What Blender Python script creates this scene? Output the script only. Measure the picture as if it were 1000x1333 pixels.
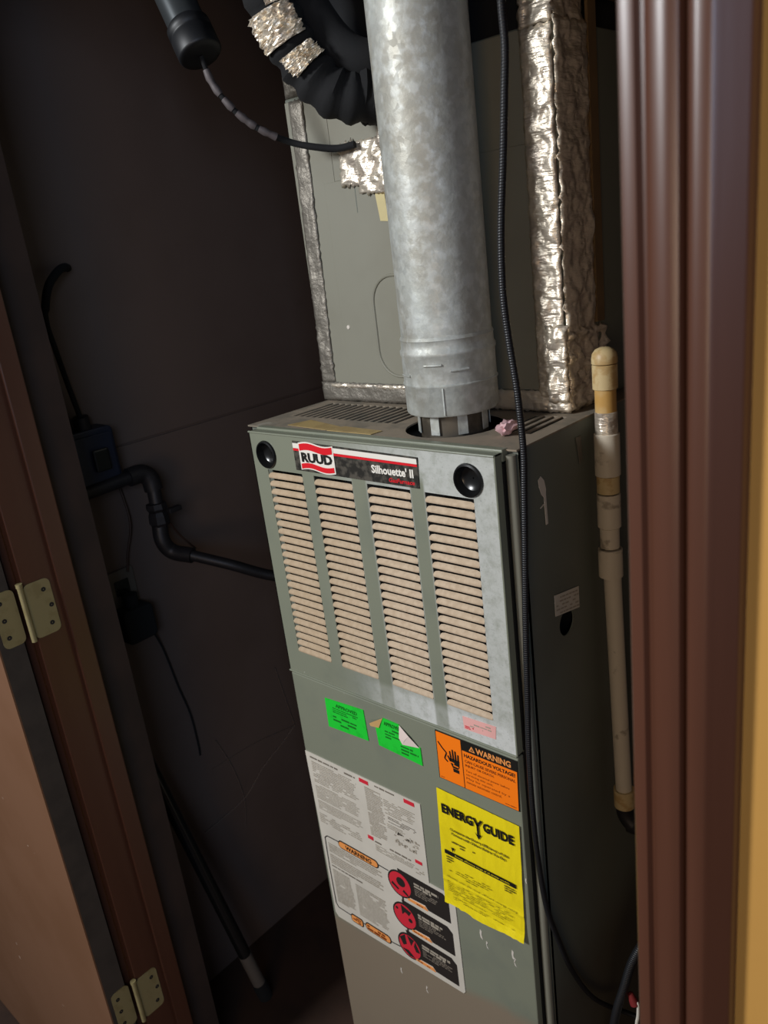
import bpy, bmesh, math, random
from mathutils import Vector, Matrix, noise
random.seed(7)
S = bpy.context.scene
for o in list(bpy.data.objects): bpy.data.objects.remove(o)
C = S.collection
FLOOR = -0.90; OUT = -1.10; CEIL = 1.50     # OUT: floor of the room, a step below the closet's

# ---------------- camera ----------------
cam_d = bpy.data.cameras.new('camera'); cam = bpy.data.objects.new('camera', cam_d); C.objects.link(cam)
R = [[0.7431285, 0.6586400, -0.1181245], [0.1299195, -0.3151874, -0.9400946], [-0.6564152, 0.6832644, -0.3197950]]
CP = (0.96728, -0.73577, 0.66090)
m = Matrix(((R[0][0], -R[1][0], -R[2][0], CP[0]), (R[0][1], -R[1][1], -R[2][1], CP[1]), (R[0][2], -R[1][2], -R[2][2], CP[2]), (0, 0, 0, 1)))
cam.matrix_world = m
cam_d.sensor_fit = 'HORIZONTAL'; cam_d.sensor_width = 36; cam_d.lens = 36 * 1.0512
cam_d.clip_start = 0.02
cam_d.dof.use_dof = True; cam_d.dof.focus_distance = 1.08; cam_d.dof.aperture_fstop = 10
S.camera = cam
# ---------------- world ----------------
w = bpy.data.worlds.new('world'); S.world = w; w.use_nodes = True
w.node_tree.nodes['Background'].inputs[0].default_value = (0.85, 0.88, 1.0, 1)
w.node_tree.nodes['Background'].inputs[1].default_value = 0.065
# ---------------- lights ----------------
def area(name, loc, target, size, power, col):
    d = bpy.data.lights.new(name, 'AREA'); d.shape = 'RECTANGLE'; d.size = size[0]; d.size_y = size[1]; d.energy = power; d.color = col
    o = bpy.data.objects.new(name, d); C.objects.link(o); o.location = loc
    o.rotation_euler = (Vector(target) - Vector(loc)).to_track_quat('-Z', 'Y').to_euler()
area('window_light', (-0.62, -2.2, 1.5), (0.25, 0.0, 0.3), (0.5, 0.5), 68, (0.95, 0.975, 1.0))
area('room_lamp', (1.7, -2.7, 0.5), (0.2, -0.2, -0.2), (0.8, 0.8), 12, (1.0, 0.72, 0.46))
area('cool_fill', (2.3, -2.1, 1.2), (-0.4, 0.1, 0.7), (0.9, 0.9), 20, (0.55, 0.72, 1.0))  # added cool fill that lifts the dark left wall, not a real window
S.view_settings.view_transform = 'Standard'; S.view_settings.look = 'None'
S.view_settings.gamma = 1; S.view_settings.exposure = 0.0; S.view_settings.use_curve_mapping = False

# ---------------- materials ----------------
def srgb(r, g, b):
    f = lambda c: (c / 255 / 12.92) if c / 255 <= 0.04045 else ((c / 255 + 0.055) / 1.055) ** 2.4
    return (f(r), f(g), f(b), 1)
class Mat:
    def __init__(s, name, col, rough=0.5, metal=0.0, spec=0.5):
        s.m = bpy.data.materials.new(name); s.m.use_nodes = True; s.t = s.m.node_tree; s.n = s.t.nodes; s.b = s.n['Principled BSDF']
        s.b.inputs['Base Color'].default_value = col; s.b.inputs['Roughness'].default_value = rough
        s.b.inputs['Metallic'].default_value = metal; s.b.inputs['Specular IOR Level'].default_value = spec
        s.col = None; s.base = col
    def pos(s):
        if not hasattr(s, '_p'): s._p = s.n.new('ShaderNodeNewGeometry').outputs['Position']
        return s._p
    def noise(s, scale, detail=4, stretch=(1, 1, 1), rough=0.55):
        mp = s.n.new('ShaderNodeMapping'); mp.inputs['Scale'].default_value = stretch; s.t.links.new(s.pos(), mp.inputs[0])
        n = s.n.new('ShaderNodeTexNoise'); n.inputs['Scale'].default_value = scale; n.inputs['Detail'].default_value = detail; n.inputs['Roughness'].default_value = rough
        s.t.links.new(mp.outputs[0], n.inputs[0]); return n.outputs['Fac']
    def ramp(s, v, a, b, lo=0.0, hi=1.0):
        n = s.n.new('ShaderNodeMapRange'); n.interpolation_type = 'SMOOTHSTEP'
        for i, x in enumerate((a, b, lo, hi)): n.inputs[i + 1].default_value = x
        s.t.links.new(v, n.inputs[0]); return n.outputs[0]
    def math(s, op, a, b):
        n = s.n.new('ShaderNodeMath'); n.operation = op
        for i, x in enumerate((a, b)):
            if isinstance(x, (int, float)): n.inputs[i].default_value = x
            else: s.t.links.new(x, n.inputs[i])
        return n.outputs[0]
    def axis(s, k):
        n = s.n.new('ShaderNodeSeparateXYZ'); s.t.links.new(s.pos(), n.inputs[0]); return n.outputs[k]
    def mix(s, fac, col):
        n = s.n.new('ShaderNodeMix'); n.data_type = 'RGBA'
        if isinstance(fac, (int, float)): n.inputs[0].default_value = fac
        else: s.t.links.new(fac, n.inputs[0])
        if s.col is None: n.inputs[6].default_value = s.base
        else: s.t.links.new(s.col, n.inputs[6])
        n.inputs[7].default_value = col; s.col = n.outputs[2]
        s.t.links.new(s.col, s.b.inputs['Base Color']); return s
    def rough(s, v): s.t.links.new(v, s.b.inputs['Roughness']); return s
    def bump(s, h, strength=0.3, dist=0.002):
        n = s.n.new('ShaderNodeBump'); n.inputs['Strength'].default_value = strength; n.inputs['Distance'].default_value = dist
        s.t.links.new(h, n.inputs['Height'])
        if s.b.inputs['Normal'].links: s.t.links.new(s.b.inputs['Normal'].links[0].from_socket, n.inputs['Normal'])
        s.t.links.new(n.outputs[0], s.b.inputs['Normal']); return s

def simple(name, rgb, rough=0.5, metal=0.0, var=0.0, vs=20, spec=0.5, bump=0):
    M = Mat(name, srgb(*rgb), rough, metal, spec)
    if var:
        M.mix(M.ramp(M.noise(vs), 0.35, 0.7, 0, var), srgb(*[c * 0.55 for c in rgb]))
    if bump: M.bump(M.noise(vs * 4), bump, 0.001)
    return M.m

def sage(name, dusty):
    M = Mat(name, srgb(123, 126, 109), 0.42, 0.0, 0.45)
    n1 = M.noise(9, 5); M.mix(M.ramp(n1, 0.45, 0.75, 0, 0.35), srgb(98, 104, 96))
    if dusty:   # grey dust lying on the upper door, wiped away between the louvre columns
        x = M.axis(0); z = M.axis(2)
        d = M.ramp(x, 0.10, 0.36, 0.0, 0.75)
        for a, b in ((0.208, 0.233), (0.312, 0.334)):
            clean = M.math('MULTIPLY', M.ramp(x, a - 0.003, a + 0.002), M.ramp(x, b - 0.002, b + 0.003, 1, 0))
            clean = M.math('MULTIPLY', clean, M.ramp(z, 0.36, 0.385, 1, 0))
            d = M.math('MULTIPLY', d, M.math('SUBTRACT', 1.0, clean))
        low = M.math('MULTIPLY', M.ramp(z, 0.03, 0.045, 0.35, 0), M.ramp(x, 0.15, 0.25))
        d = M.math('ADD', d, low)
        d = M.math('MULTIPLY', d, M.ramp(M.noise(60, 6, rough=0.7), 0.25, 0.6, 0.45, 1.0))
        M.mix(d, srgb(196, 197, 192))
        M.mix(M.math('MULTIPLY', M.ramp(M.noise(350, 2), 0.60, 0.72), M.ramp(x, 0.25, 0.4, 0.0, 0.45)), srgb(100, 102, 98))
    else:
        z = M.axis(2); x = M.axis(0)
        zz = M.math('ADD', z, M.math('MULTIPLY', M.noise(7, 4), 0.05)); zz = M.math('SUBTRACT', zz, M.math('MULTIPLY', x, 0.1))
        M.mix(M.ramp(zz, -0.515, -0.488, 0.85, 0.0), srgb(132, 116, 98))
    M.mix(M.ramp(M.noise(45, 3), 0.74, 0.78, 0, 0.5), srgb(190, 190, 184))
    M.bump(M.noise(260, 3), 0.08, 0.001)
    return M.m
MAT = {}
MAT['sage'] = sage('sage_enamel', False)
MAT['sage_dusty'] = sage('dusty_sage_enamel', True)
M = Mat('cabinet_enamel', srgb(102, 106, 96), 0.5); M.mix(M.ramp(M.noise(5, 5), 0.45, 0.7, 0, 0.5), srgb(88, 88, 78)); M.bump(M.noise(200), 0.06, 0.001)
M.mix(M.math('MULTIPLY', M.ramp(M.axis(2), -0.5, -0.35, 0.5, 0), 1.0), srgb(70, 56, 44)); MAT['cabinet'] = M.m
M = Mat('dusty_top', srgb(140, 126, 108), 0.85); M.mix(M.ramp(M.noise(28, 5), 0.4, 0.65, 0, 0.7), srgb(104, 98, 86))
M.mix(M.ramp(M.noise(14, 3), 0.62, 0.7, 0, 0.5), srgb(172, 165, 150)); M.bump(M.noise(150), 0.3, 0.001); MAT['dusty_top'] = M.m
M = Mat('louvre_dust', srgb(193, 172, 146), 0.9); M.mix(M.ramp(M.noise(120, 5), 0.35, 0.65, 0, 0.45), srgb(160, 138, 112))
M.mix(M.ramp(M.axis(0), 0.10, 0.30, 0.35, 0.0), srgb(150, 126, 92)); M.bump(M.noise(400), 0.2, 0.001); MAT['slat'] = M.m
MAT['black'] = simple('interior_dark', (14, 13, 12), 0.8)  # near-black that paints in the unlit inside of the cabinet
MAT['gloss_black'] = simple('black_plastic', (22, 22, 22), 0.25)
MAT['cap_black'] = simple('satin_black_cap', (16, 17, 20), 0.5)
MAT['matt_black'] = simple('matt_black_foam', (9, 9, 11), 0.9, var=0.5, vs=40, bump=0.4)
M = Mat('cable_rubber', srgb(24, 25, 28), 0.42); wv = M.n.new('ShaderNodeTexWave'); wv.bands_direction = 'Z'; wv.inputs['Scale'].default_value = 110; wv.inputs['Distortion'].default_value = 0
M.t.links.new(M.pos(), wv.inputs[0]); M.bump(wv.outputs['Fac'], 0.4, 0.001); MAT['cable'] = M.m
# galvanised steel
M = Mat('galvanised_steel', srgb(186, 189, 182), 0.5, 0.35)
v = M.n.new('ShaderNodeTexVoronoi'); v.inputs['Scale'].default_value = 130; M.t.links.new(M.pos(), v.inputs[0])
sp = M.n.new('ShaderNodeSeparateColor'); M.t.links.new(v.outputs['Color'], sp.inputs[0])
M.mix(M.ramp(sp.outputs[0], 0, 1, 0, 0.35), srgb(150, 154, 154))
M.mix(M.ramp(M.noise(30, 5), 0.35, 0.7, 0, 0.5), srgb(154, 152, 142))
M.mix(M.ramp(M.noise(11, 5, (1, 1, 0.35)), 0.44, 0.66, 0, 0.5), srgb(128, 116, 94)); M.mix(M.ramp(M.noise(70, 5), 0.45, 0.65, 0, 0.4), srgb(205, 208, 204))
M.rough(M.ramp(sp.outputs[1], 0, 1, 0.48, 0.62)); M.bump(M.noise(70, 5), 0.35, 0.002); MAT['galv'] = M.m
M = Mat('sooty_steel', srgb(92, 84, 72), 0.5, 0.4); M.mix(M.ramp(M.noise(30, 4), 0.45, 0.6, 0, 0.6), srgb(52, 46, 38)); MAT['sooty_steel'] = M.m
# foil
M = Mat('aluminium_foil', srgb(236, 224, 204), 0.34, 0.62); M.mix(M.ramp(M.noise(35, 5), 0.45, 0.7, 0, 0.55), srgb(166, 150, 140))
v = M.n.new('ShaderNodeTexVoronoi'); v.inputs['Scale'].default_value = 95; v.feature = 'SMOOTH_F1'; mp = M.n.new('ShaderNodeMapping'); mp.inputs['Rotation'].default_value = (0.5, 0.9, 0.3)
M.t.links.new(M.pos(), mp.inputs[0]); M.t.links.new(mp.outputs[0], v.inputs[0]); M.bump(v.outputs['Distance'], 0.55, 0.006); M.bump(M.noise(60, 4, (1, 1, 4)), 0.5, 0.004)
MAT['foil'] = M.m
M = Mat('dull_foil', srgb(130, 124, 114), 0.5, 0.6); M.bump(M.noise(110, 5), 0.6, 0.004); MAT['foil_dull'] = M.m
M = Mat('plenum_enamel', srgb(126, 124, 110), 0.55); M.mix(M.ramp(M.noise(6, 4), 0.45, 0.7, 0, 0.4), srgb(112, 108, 94)); M.bump(M.noise(120), 0.05, 0.001); MAT['plenum'] = M.m
# walls and wood
M = Mat('brown_painted_panel', srgb(100, 84, 76), 0.6); M.mix(M.ramp(M.noise(3, 5), 0.4, 0.7, 0, 0.5), srgb(84, 68, 60)); M.mix(M.ramp(M.noise(30, 3), 0.70, 0.74, 0, 0.3), srgb(88, 72, 62)); M.bump(M.noise(60), 0.1, 0.001); MAT['wall_dark'] = M.m
M = Mat('ochre_wall_paint', srgb(178, 132, 62), 0.7); M.mix(M.ramp(M.noise(4, 4), 0.4, 0.7, 0, 0.4), srgb(176, 130, 62)); M.bump(M.noise(90, 5), 0.15, 0.001); MAT['ochre'] = M.m
M = Mat('brown_gloss_trim', srgb(82, 50, 36), 0.34, 0, 0.6); M.mix(M.ramp(M.noise(14, 5, (1, 1, 0.06)), 0.4, 0.7, 0, 0.5), srgb(66, 38, 26)); M.bump(M.noise(60, 4, (1, 1, 0.08)), 0.12, 0.001); MAT['trim'] = M.m
M = Mat('tan_door_paint', srgb(112, 80, 58), 0.5); M.mix(M.ramp(M.noise(5, 5), 0.4, 0.7, 0, 0.5), srgb(100, 68, 44)); M.mix(M.ramp(M.noise(40, 2), 0.76, 0.79, 0, 0.5), srgb(200, 180, 165)); MAT['door'] = M.m
MAT['door_edge'] = simple('bare_door_edge', (66, 58, 52), 0.7, var=0.4, vs=25)
M = Mat('floor_boards', srgb(58, 38, 26), 0.7); M.mix(M.ramp(M.noise(8, 5), 0.4, 0.7, 0, 0.6), srgb(34, 22, 16)); MAT['floor'] = M.m
MAT['stud'] = simple('dark_stud', (52, 38, 32), 0.75, var=0.5, vs=12)
M = Mat('aged_brass', srgb(150, 138, 98), 0.5, 0.2); M.mix(M.ramp(M.noise(45, 4), 0.5, 0.65, 0, 0.5), srgb(130, 116, 76)); MAT['brass'] = M.m
MAT['iron'] = simple('black_iron_pipe', (44, 42, 44), 0.5, 0.4, var=0.4, vs=40, bump=0.3)
MAT['box_blue'] = simple('dark_blue_box', (30, 36, 54), 0.45, 0.2, var=0.3, vs=30)
MAT['outlet'] = simple('grimy_outlet_plate', (96, 88, 80), 0.5)
M = Mat('pvc_cream', srgb(206, 196, 178), 0.4); M.mix(M.ramp(M.noise(32, 4), 0.60, 0.68, 0, 0.6), srgb(110, 96, 78)); MAT['pvc'] = M.m
M = Mat('pvc_stained', srgb(200, 178, 132), 0.45); M.mix(M.ramp(M.noise(50, 4), 0.48, 0.6, 0, 0.6), srgb(168, 130, 72)); MAT['pvc_stained'] = M.m
M = Mat('pvc_glued', srgb(192, 150, 84), 0.35); M.mix(M.ramp(M.noise(35, 4), 0.45, 0.65, 0, 0.5), srgb(204, 178, 130)); MAT['pvc_glue'] = M.m
MAT['white_paper'] = simple('label_paper', (203, 196, 182), 0.55, var=0.12, vs=15)
M = Mat('yellow_paper', srgb(236, 214, 22), 0.45); M.mix(M.ramp(M.noise(28, 5, (1, 1, 0.35)), 0.5, 0.7, 0, 0.35), srgb(196, 172, 10)); M.bump(M.noise(70, 5, (1, 1, 0.3)), 0.5, 0.004); MAT['yellow'] = M.m
M = Mat('green_paper', srgb(28, 200, 52), 0.5); M.mix(M.ramp(M.noise(60, 4), 0.5, 0.68, 0, 0.4), srgb(22, 160, 40)); MAT['green'] = M.m
MAT['orange'] = simple('orange_print', (250, 124, 18), 0.42)
MAT['pill'] = simple('pill_orange', (232, 150, 80), 0.5)
MAT['ink'] = simple('black_ink', (22, 20, 16), 0.5)
MAT['ink_green'] = simple('green_ink', (18, 110, 30), 0.5)
MAT['ink_olive'] = simple('faded_olive_ink', (110, 100, 22), 0.5)
MAT['ink_grey'] = simple('grey_ink', (160, 150, 134), 0.55)
MAT['ink_dark'] = simple('dark_grey_ink', (116, 106, 94), 0.55)
MAT['ink_rust'] = simple('dark_orange_ink', (120, 52, 12), 0.5)
MAT['label_black'] = simple('label_black', (38, 33, 30), 0.5)
MAT['red'] = simple('label_red', (206, 44, 58), 0.45)
MAT['badge_red'] = simple('badge_red', (214, 32, 42), 0.35)
MAT['red_dull'] = simple('dull_red_plastic', (120, 34, 34), 0.6)
MAT['white'] = simple('white_print', (226, 220, 208), 0.5)
M = Mat('badge_black', srgb(40, 38, 34), 0.4); M.mix(M.ramp(M.noise(90, 5), 0.42, 0.62, 0, 0.55), srgb(98, 92, 82)); MAT['badge_black'] = M.m
MAT['pink'] = simple('faded_pink_sticker', (226, 168, 160), 0.6, var=0.1)
MAT['beige'] = simple('beige_tape', (196, 182, 132), 0.6, var=0.2)
M = Mat('old_masking_tape', srgb(170, 146, 96), 0.6); M.mix(M.ramp(M.noise(40), 0.45, 0.6, 0, 0.5), srgb(140, 116, 74)); MAT['mask'] = M.m
MAT['backing'] = simple('sticker_backing', (214, 196, 186), 0.55)
MAT['backing_tan'] = simple('sticker_backing_tan', (214, 172, 112), 0.6)
MAT['paint_white'] = simple('white_paint_drip', (204, 196, 184), 0.6)
MAT['insul'] = simple('pink_insulation', (206, 168, 170), 0.9, bump=0.6, vs=60)
MAT['web'] = simple('dusty_web', (104, 88, 78), 0.9)
MAT['tube_dark'] = simple('dark_glossy_tube', (86, 90, 92), 0.28, 0.7)
MAT['wrap'] = simple('taped_grey_wire', (88, 80, 80), 0.6, var=0.5, vs=50)
MAT['brown_strip'] = simple('brown_duct_board', (112, 90, 62), 0.8, var=0.3, vs=20)
MAT['copper'] = simple('dull_copper_tube', (70, 50, 40), 0.5, 0.4)

# ---------------- mesh helpers ----------------
def link(name, me, mat, parent=None, root=(0, 0, 0), smooth=False, bevel=0):
    """verts are in world metres; the object sits at its parent's origin"""
    off = Vector(root)
    me.transform(Matrix.Translation(-off))
    if mat: me.materials.append(MAT[mat])
    o = bpy.data.objects.new(name, me); C.objects.link(o)
    if parent: o.parent = parent
    else: o.location = off
    if smooth:
        for p in me.polygons: p.use_smooth = True
        try: me.set_sharp_from_angle(angle=math.radians(40))
        except Exception: pass
    if bevel:
        b = o.modifiers.new('bevel', 'BEVEL'); b.width = bevel; b.segments = 2; b.limit_method = 'ANGLE'
    return o
def org(parent):
    p = Vector((0, 0, 0))
    while parent: p += parent.location; parent = parent.parent
    return p
class B:
    def __init__(s): s.v = []; s.f = []; s.keep = False
    def box(s, x0, x1, y0, y1, z0, z1):
        n = len(s.v)
        s.v += [(x, y, z) for x in (x0, x1) for y in (y0, y1) for z in (z0, z1)]
        s.f += [tuple(n + i for i in q) for q in ((0, 1, 3, 2), (4, 6, 7, 5), (0, 4, 5, 1), (2, 3, 7, 6), (0, 2, 6, 4), (1, 5, 7, 3))]; return s
    def poly(s, pts):
        n = len(s.v); s.v += [tuple(p) for p in pts]; s.f.append(tuple(range(n, n + len(pts)))); return s
    def slab(s, pts, d):
        """prism from a planar outline moved by vector d"""
        n = len(s.v); k = len(pts); d = Vector(d)
        s.v += [tuple(p) for p in pts] + [tuple(Vector(p) + d) for p in pts]
        s.f.append(tuple(range(n, n + k))); s.f.append(tuple(range(n + 2 * k - 1, n + k - 1, -1)))
        for i in range(k): j = (i + 1) % k; s.f.append((n + i, n + k + i, n + k + j, n + j))
        return s
    def tube(s, path, r, seg=12, caps=True):
        P = [Vector(p) for p in path]; n0 = len(s.v); k = len(P)
        up = None
        for i, p in enumerate(P):
            t = (P[min(i + 1, k - 1)] - P[max(i - 1, 0)]).normalized()
            if up is None: up = t.orthogonal().normalized()
            up = (up - t * up.dot(t)).normalized(); sd = t.cross(up)
            rr = r[i] if isinstance(r, (list, tuple)) else r
            for j in range(seg):
                a = 2 * math.pi * j / seg; s.v.append(tuple(p + (up * math.cos(a) + sd * math.sin(a)) * rr))
        for i in range(k - 1):
            for j in range(seg):
                a = n0 + i * seg + j; b = n0 + i * seg + (j + 1) % seg
                s.f.append((a, b, b + seg, a + seg))
        if caps:
            s.f.append(tuple(n0 + j for j in range(seg))[::-1]); s.f.append(tuple(n0 + (k - 1) * seg + j for j in range(seg)))
        return s
    def lathe(s, origin, axis, prof, seg=40):
        """prof: (radius, distance along axis)"""
        o = Vector(origin); ax = Vector(axis).normalized(); u = ax.orthogonal().normalized(); v = ax.cross(u); n0 = len(s.v)
        for r, h in prof:
            for j in range(seg):
                a = 2 * math.pi * j / seg; s.v.append(tuple(o + ax * h + (u * math.cos(a) + v * math.sin(a)) * max(r, 1e-5)))
        for i in range(len(prof) - 1):
            for j in range(seg):
                a = n0 + i * seg + j; b = n0 + i * seg + (j + 1) % seg
                s.f.append((a, b, b + seg, a + seg))
        return s
    def mesh(s, name):
        me = bpy.data.meshes.new(name); me.from_pydata(s.v, [], s.f); me.update()
        bm = bmesh.new(); bm.from_mesh(me)
        if s.keep: bmesh.ops.remove_doubles(bm, verts=bm.verts, dist=1e-6)
        else: bmesh.ops.recalc_face_normals(bm, faces=bm.faces)
        bm.to_mesh(me); bm.free(); return me
    def build(s, name, mat, parent=None, root=(0, 0, 0), smooth=False, bevel=0):
        if parent: root = org(parent)
        return link(name, s.mesh(name), mat, parent, root, smooth, bevel)
def curve(pts, n=8):
    """Catmull-Rom through pts"""
    P = [Vector(p) for p in pts]; P = [2 * P[0] - P[1]] + P + [2 * P[-1] - P[-2]]; out = []
    for i in range(1, len(P) - 2):
        for k in range(n):
            t = k / n; a, b, c, d = P[i - 1:i + 3]
            out.append(0.5 * ((2 * b) + (c - a) * t + (2 * a - 5 * b + 4 * c - d) * t * t + (3 * b - a - 3 * c + d) * t ** 3))
    out.append(P[-2]); return out
def thing(name, label, cat, loc, group=None):
    o = bpy.data.objects.new(name, None); o.empty_display_size = 0.05; C.objects.link(o); o.location = loc
    o['label'] = label; o['category'] = cat
    if group: o['group'] = group
    return o
def tag(o, label, cat):
    o['label'] = label; o['category'] = cat; return o
def struct(o): o['kind'] = 'structure'; return o
def crumple(name, mat, parent, o, u, v, nrm, nu, nv, amp, seed=0, rag=0.0, scale=52, thick=0.0006):
    """a crinkled sheet spanned by u and v, lying on its face"""
    o = Vector(o); u = Vector(u); v = Vector(v); nrm = Vector(nrm).normalized(); b = B()
    for i in range(nu + 1):
        for j in range(nv + 1):
            s_ = i / nu; t_ = j / nv
            p = o + u * s_ + v * t_
            if rag:
                if i in (0, nu): p += u.normalized() * rag * (noise.noise(Vector((j * 0.9, seed, i))))
                if j in (0, nv): p += v.normalized() * rag * (noise.noise(Vector((i * 0.9, seed + 5, j))))
            h = noise.noise(p * scale + Vector((seed * 3.1, 0, 0))) + 0.6 * abs(noise.noise(p * scale * 2.3 + Vector((0, seed, 0)))) + 0.5
            e = 0.35 if (i in (0, nu) or j in (0, nv)) else 1.0
            b.v.append(tuple(p + nrm * (thick + max(0, h) * amp * e)))
    for i in range(nu):
        for j in range(nv):
            a = i * (nv + 1) + j; b.f.append((a, a + 1, a + nv + 2, a + nv + 1))
    ob = b.build(name, mat, parent)
    for p_ in ob.data.polygons: p_.use_smooth = True
    sm = ob.modifiers.new('solid', 'SOLIDIFY'); sm.thickness = 0.0008; sm.offset = -1
    return ob

# text: fitted into a box on the front plane (x,z at y) or on the side plane (y,z at x)
def text(body, parent, mat, box, name='lettering', y=-0.0016, bold=0.0, plane='front', shear=0.0, align='CENTER', depth=0.0002):
    cu = bpy.data.curves.new('t', 'FONT'); cu.body = body; cu.offset = bold; cu.shear = shear; cu.align_x = align; cu.resolution_u = 2
    cu.space_line = 0.95
    o = bpy.data.objects.new('t', cu); C.objects.link(o); bpy.context.view_layer.update()
    dg = bpy.context.evaluated_depsgraph_get(); me = bpy.data.meshes.new_from_object(o.evaluated_get(dg))
    bpy.data.objects.remove(o)
    xs = [v.co.x for v in me.vertices]; ys = [v.co.y for v in me.vertices]
    ax, bx, ay, by = min(xs), max(xs), min(ys), max(ys); x0, x1, z0, z1 = box
    for v in me.vertices:
        X = x0 + (v.co.x - ax) / (bx - ax) * (x1 - x0); Z = z0 + (v.co.y - ay) / (by - ay) * (z1 - z0)
        v.co = (X, y, Z) if plane == 'front' else (y, X, Z)
    me.name = name
    return link(name, me, mat, parent, org(parent))
def smallprint(parent, mat, box, lines, name='small_print', y=-0.0016, fill=0.85, plane='front', h=0.5, seed=1, last=0.6):
    """rows of word-like dashes for print too small to read"""
    rr = random.Random(seed); x0, x1, z0, z1 = box; b = B(); dz = (z1 - z0) / lines
    for i in range(lines):
        z = z1 - (i + 0.5) * dz; x = x0; end = x1 if i < lines - 1 else x0 + (x1 - x0) * last
        end -= (x1 - x0) * rr.random() * 0.12
        while x < end:
            wd = min(end - x, dz * rr.uniform(1.0, 3.2)); hh = dz * h * rr.uniform(0.75, 1.1) / 2
            if rr.random() < fill:
                q = [(x, z - hh), (x + wd, z - hh), (x + wd, z + hh), (x, z + hh)]
                b.poly([(a, y, c) if plane == 'front' else (y, a, c) for a, c in q])
            x += wd + dz * 0.35
    return b.build(name, mat, parent)
def flat(name, mat, parent, pts, y0=-0.0002, y1=-0.0010):
    """thin sheet on the front plane from (x,z) outline"""
    return B().slab([(x, y1, z) for x, z in pts], (0, y0 - y1, 0)).build(name, mat, parent)
def rrect(x0, x1, z0, z1, r, n=4):
    out = []
    for cx, cz, a0 in ((x1 - r, z1 - r, 0), (x0 + r, z1 - r, 90), (x0 + r, z0 + r, 180), (x1 - r, z0 + r, 270)):
        for k in range(n + 1):
            a = math.radians(a0 + 90 * k / n); out.append((cx + r * math.cos(a), cz + r * math.sin(a)))
    return out
def holed(b, us, vs, skip, f, rounds=()):
    """grid of quads minus the skipped cells; rounds: cell -> (cu,cv,r) circular hole. f maps (u,v)->xyz"""
    rd = dict(rounds); b.keep = True
    for i in range(len(us) - 1):
        for j in range(len(vs) - 1):
            if (i, j) in skip: continue
            u0, u1, v0, v1 = us[i], us[i + 1], vs[j], vs[j + 1]
            if (i, j) in rd:
                cu, cv, r = rd[(i, j)]; k = 32; ring = []; outer = []
                for q in range(k):
                    a = 2 * math.pi * q / k; c_, s_ = math.cos(a), math.sin(a); ring.append((cu + r * c_, cv + r * s_))
                    t = min(((u1 - cu) / c_) if c_ > 1e-6 else ((u0 - cu) / c_ if c_ < -1e-6 else 9), ((v1 - cv) / s_) if s_ > 1e-6 else ((v0 - cv) / s_ if s_ < -1e-6 else 9))
                    outer.append((cu + t * c_, cv + t * s_))
                for q in range(k):
                    q2 = (q + 1) % k; pts = [ring[q], outer[q]]
                    for cc in ((u0, v0), (u1, v0), (u1, v1), (u0, v1)):   # square's own corners
                        ac = math.atan2(cc[1] - cv, cc[0] - cu) % (2 * math.pi); a0 = 2 * math.pi * q / k; a1 = 2 * math.pi * (q + 1) / k
                        if a0 + 1e-4 < ac < a1 - 1e-4: pts.append(cc)
                    pts += [outer[q2], ring[q2]]; b.poly([f(*p) for p in pts])
            else: b.poly([f(u0, v0), f(u1, v0), f(u1, v1), f(u0, v1)])

# =====================================================================
# SETTING
# =====================================================================
XL, XR, YB = -0.407, 0.86, 0.80        # closet inside
YF0, YF1 = -0.300, -0.160              # closet front wall
OX0, OX1, OZ = -0.230, 0.775, 1.14     # opening
flo = struct(B().box(-2.6, 3.0, -3.4, YB + 0.1, OUT - 0.05, OUT).build('floor', 'floor'))
B().box(XL - 0.1, XR + 0.08, YF0 + 0.001, YB + 0.08, OUT + 0.0005, FLOOR).build('closet_platform', 'floor', flo)
struct(B().box(XL - 0.1, XR + 0.1, YF0, YB + 0.1, CEIL, CEIL + 0.05).build('ceiling', 'wall_dark'))
wl = struct(B().box(XL - 0.10, XL - 0.006, YF1, YB, FLOOR, CEIL).build('wall_left', 'wall_dark'))
B().box(XL - 0.006, XL, YF1, YB, 0.354, CEIL).build('wall_panel', 'wall_dark', wl, bevel=0.001)
B().box(XL - 0.006, XL - 0.001, YF1, YB, FLOOR, 0.350).build('wall_panel', 'wall_dark', wl, bevel=0.001)
struct(B().box(XL - 0.1, XR + 0.1, YB, YB + 0.08, FLOOR, CEIL).build('wall_back', 'wall_dark'))
struct(B().box(XR, XR + 0.08, YF1, YB, FLOOR, CEIL).build('wall_right', 'wall_dark'))
b = B(); b.box(OX1, 2.9, YF0, YF0 + 0.013, OUT, CEIL + 0.1); b.box(-2.5, OX0, YF0, YF0 + 0.013, OUT, CEIL + 0.1); b.box(OX0, OX1, YF0, YF0 + 0.013, OZ, CEIL + 0.1)
wf = struct(b.build('wall_front', 'ochre'))
b = B(); b.box(OX1, XR + 0.08, YF0 + 0.013, YF1, FLOOR, CEIL); b.box(XL - 0.1, OX0, YF0 + 0.013, YF1, FLOOR, CEIL); b.box(OX0, OX1, YF0 + 0.013, YF1, OZ, CEIL)
b.build('wall_stud', 'stud', wf)
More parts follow.
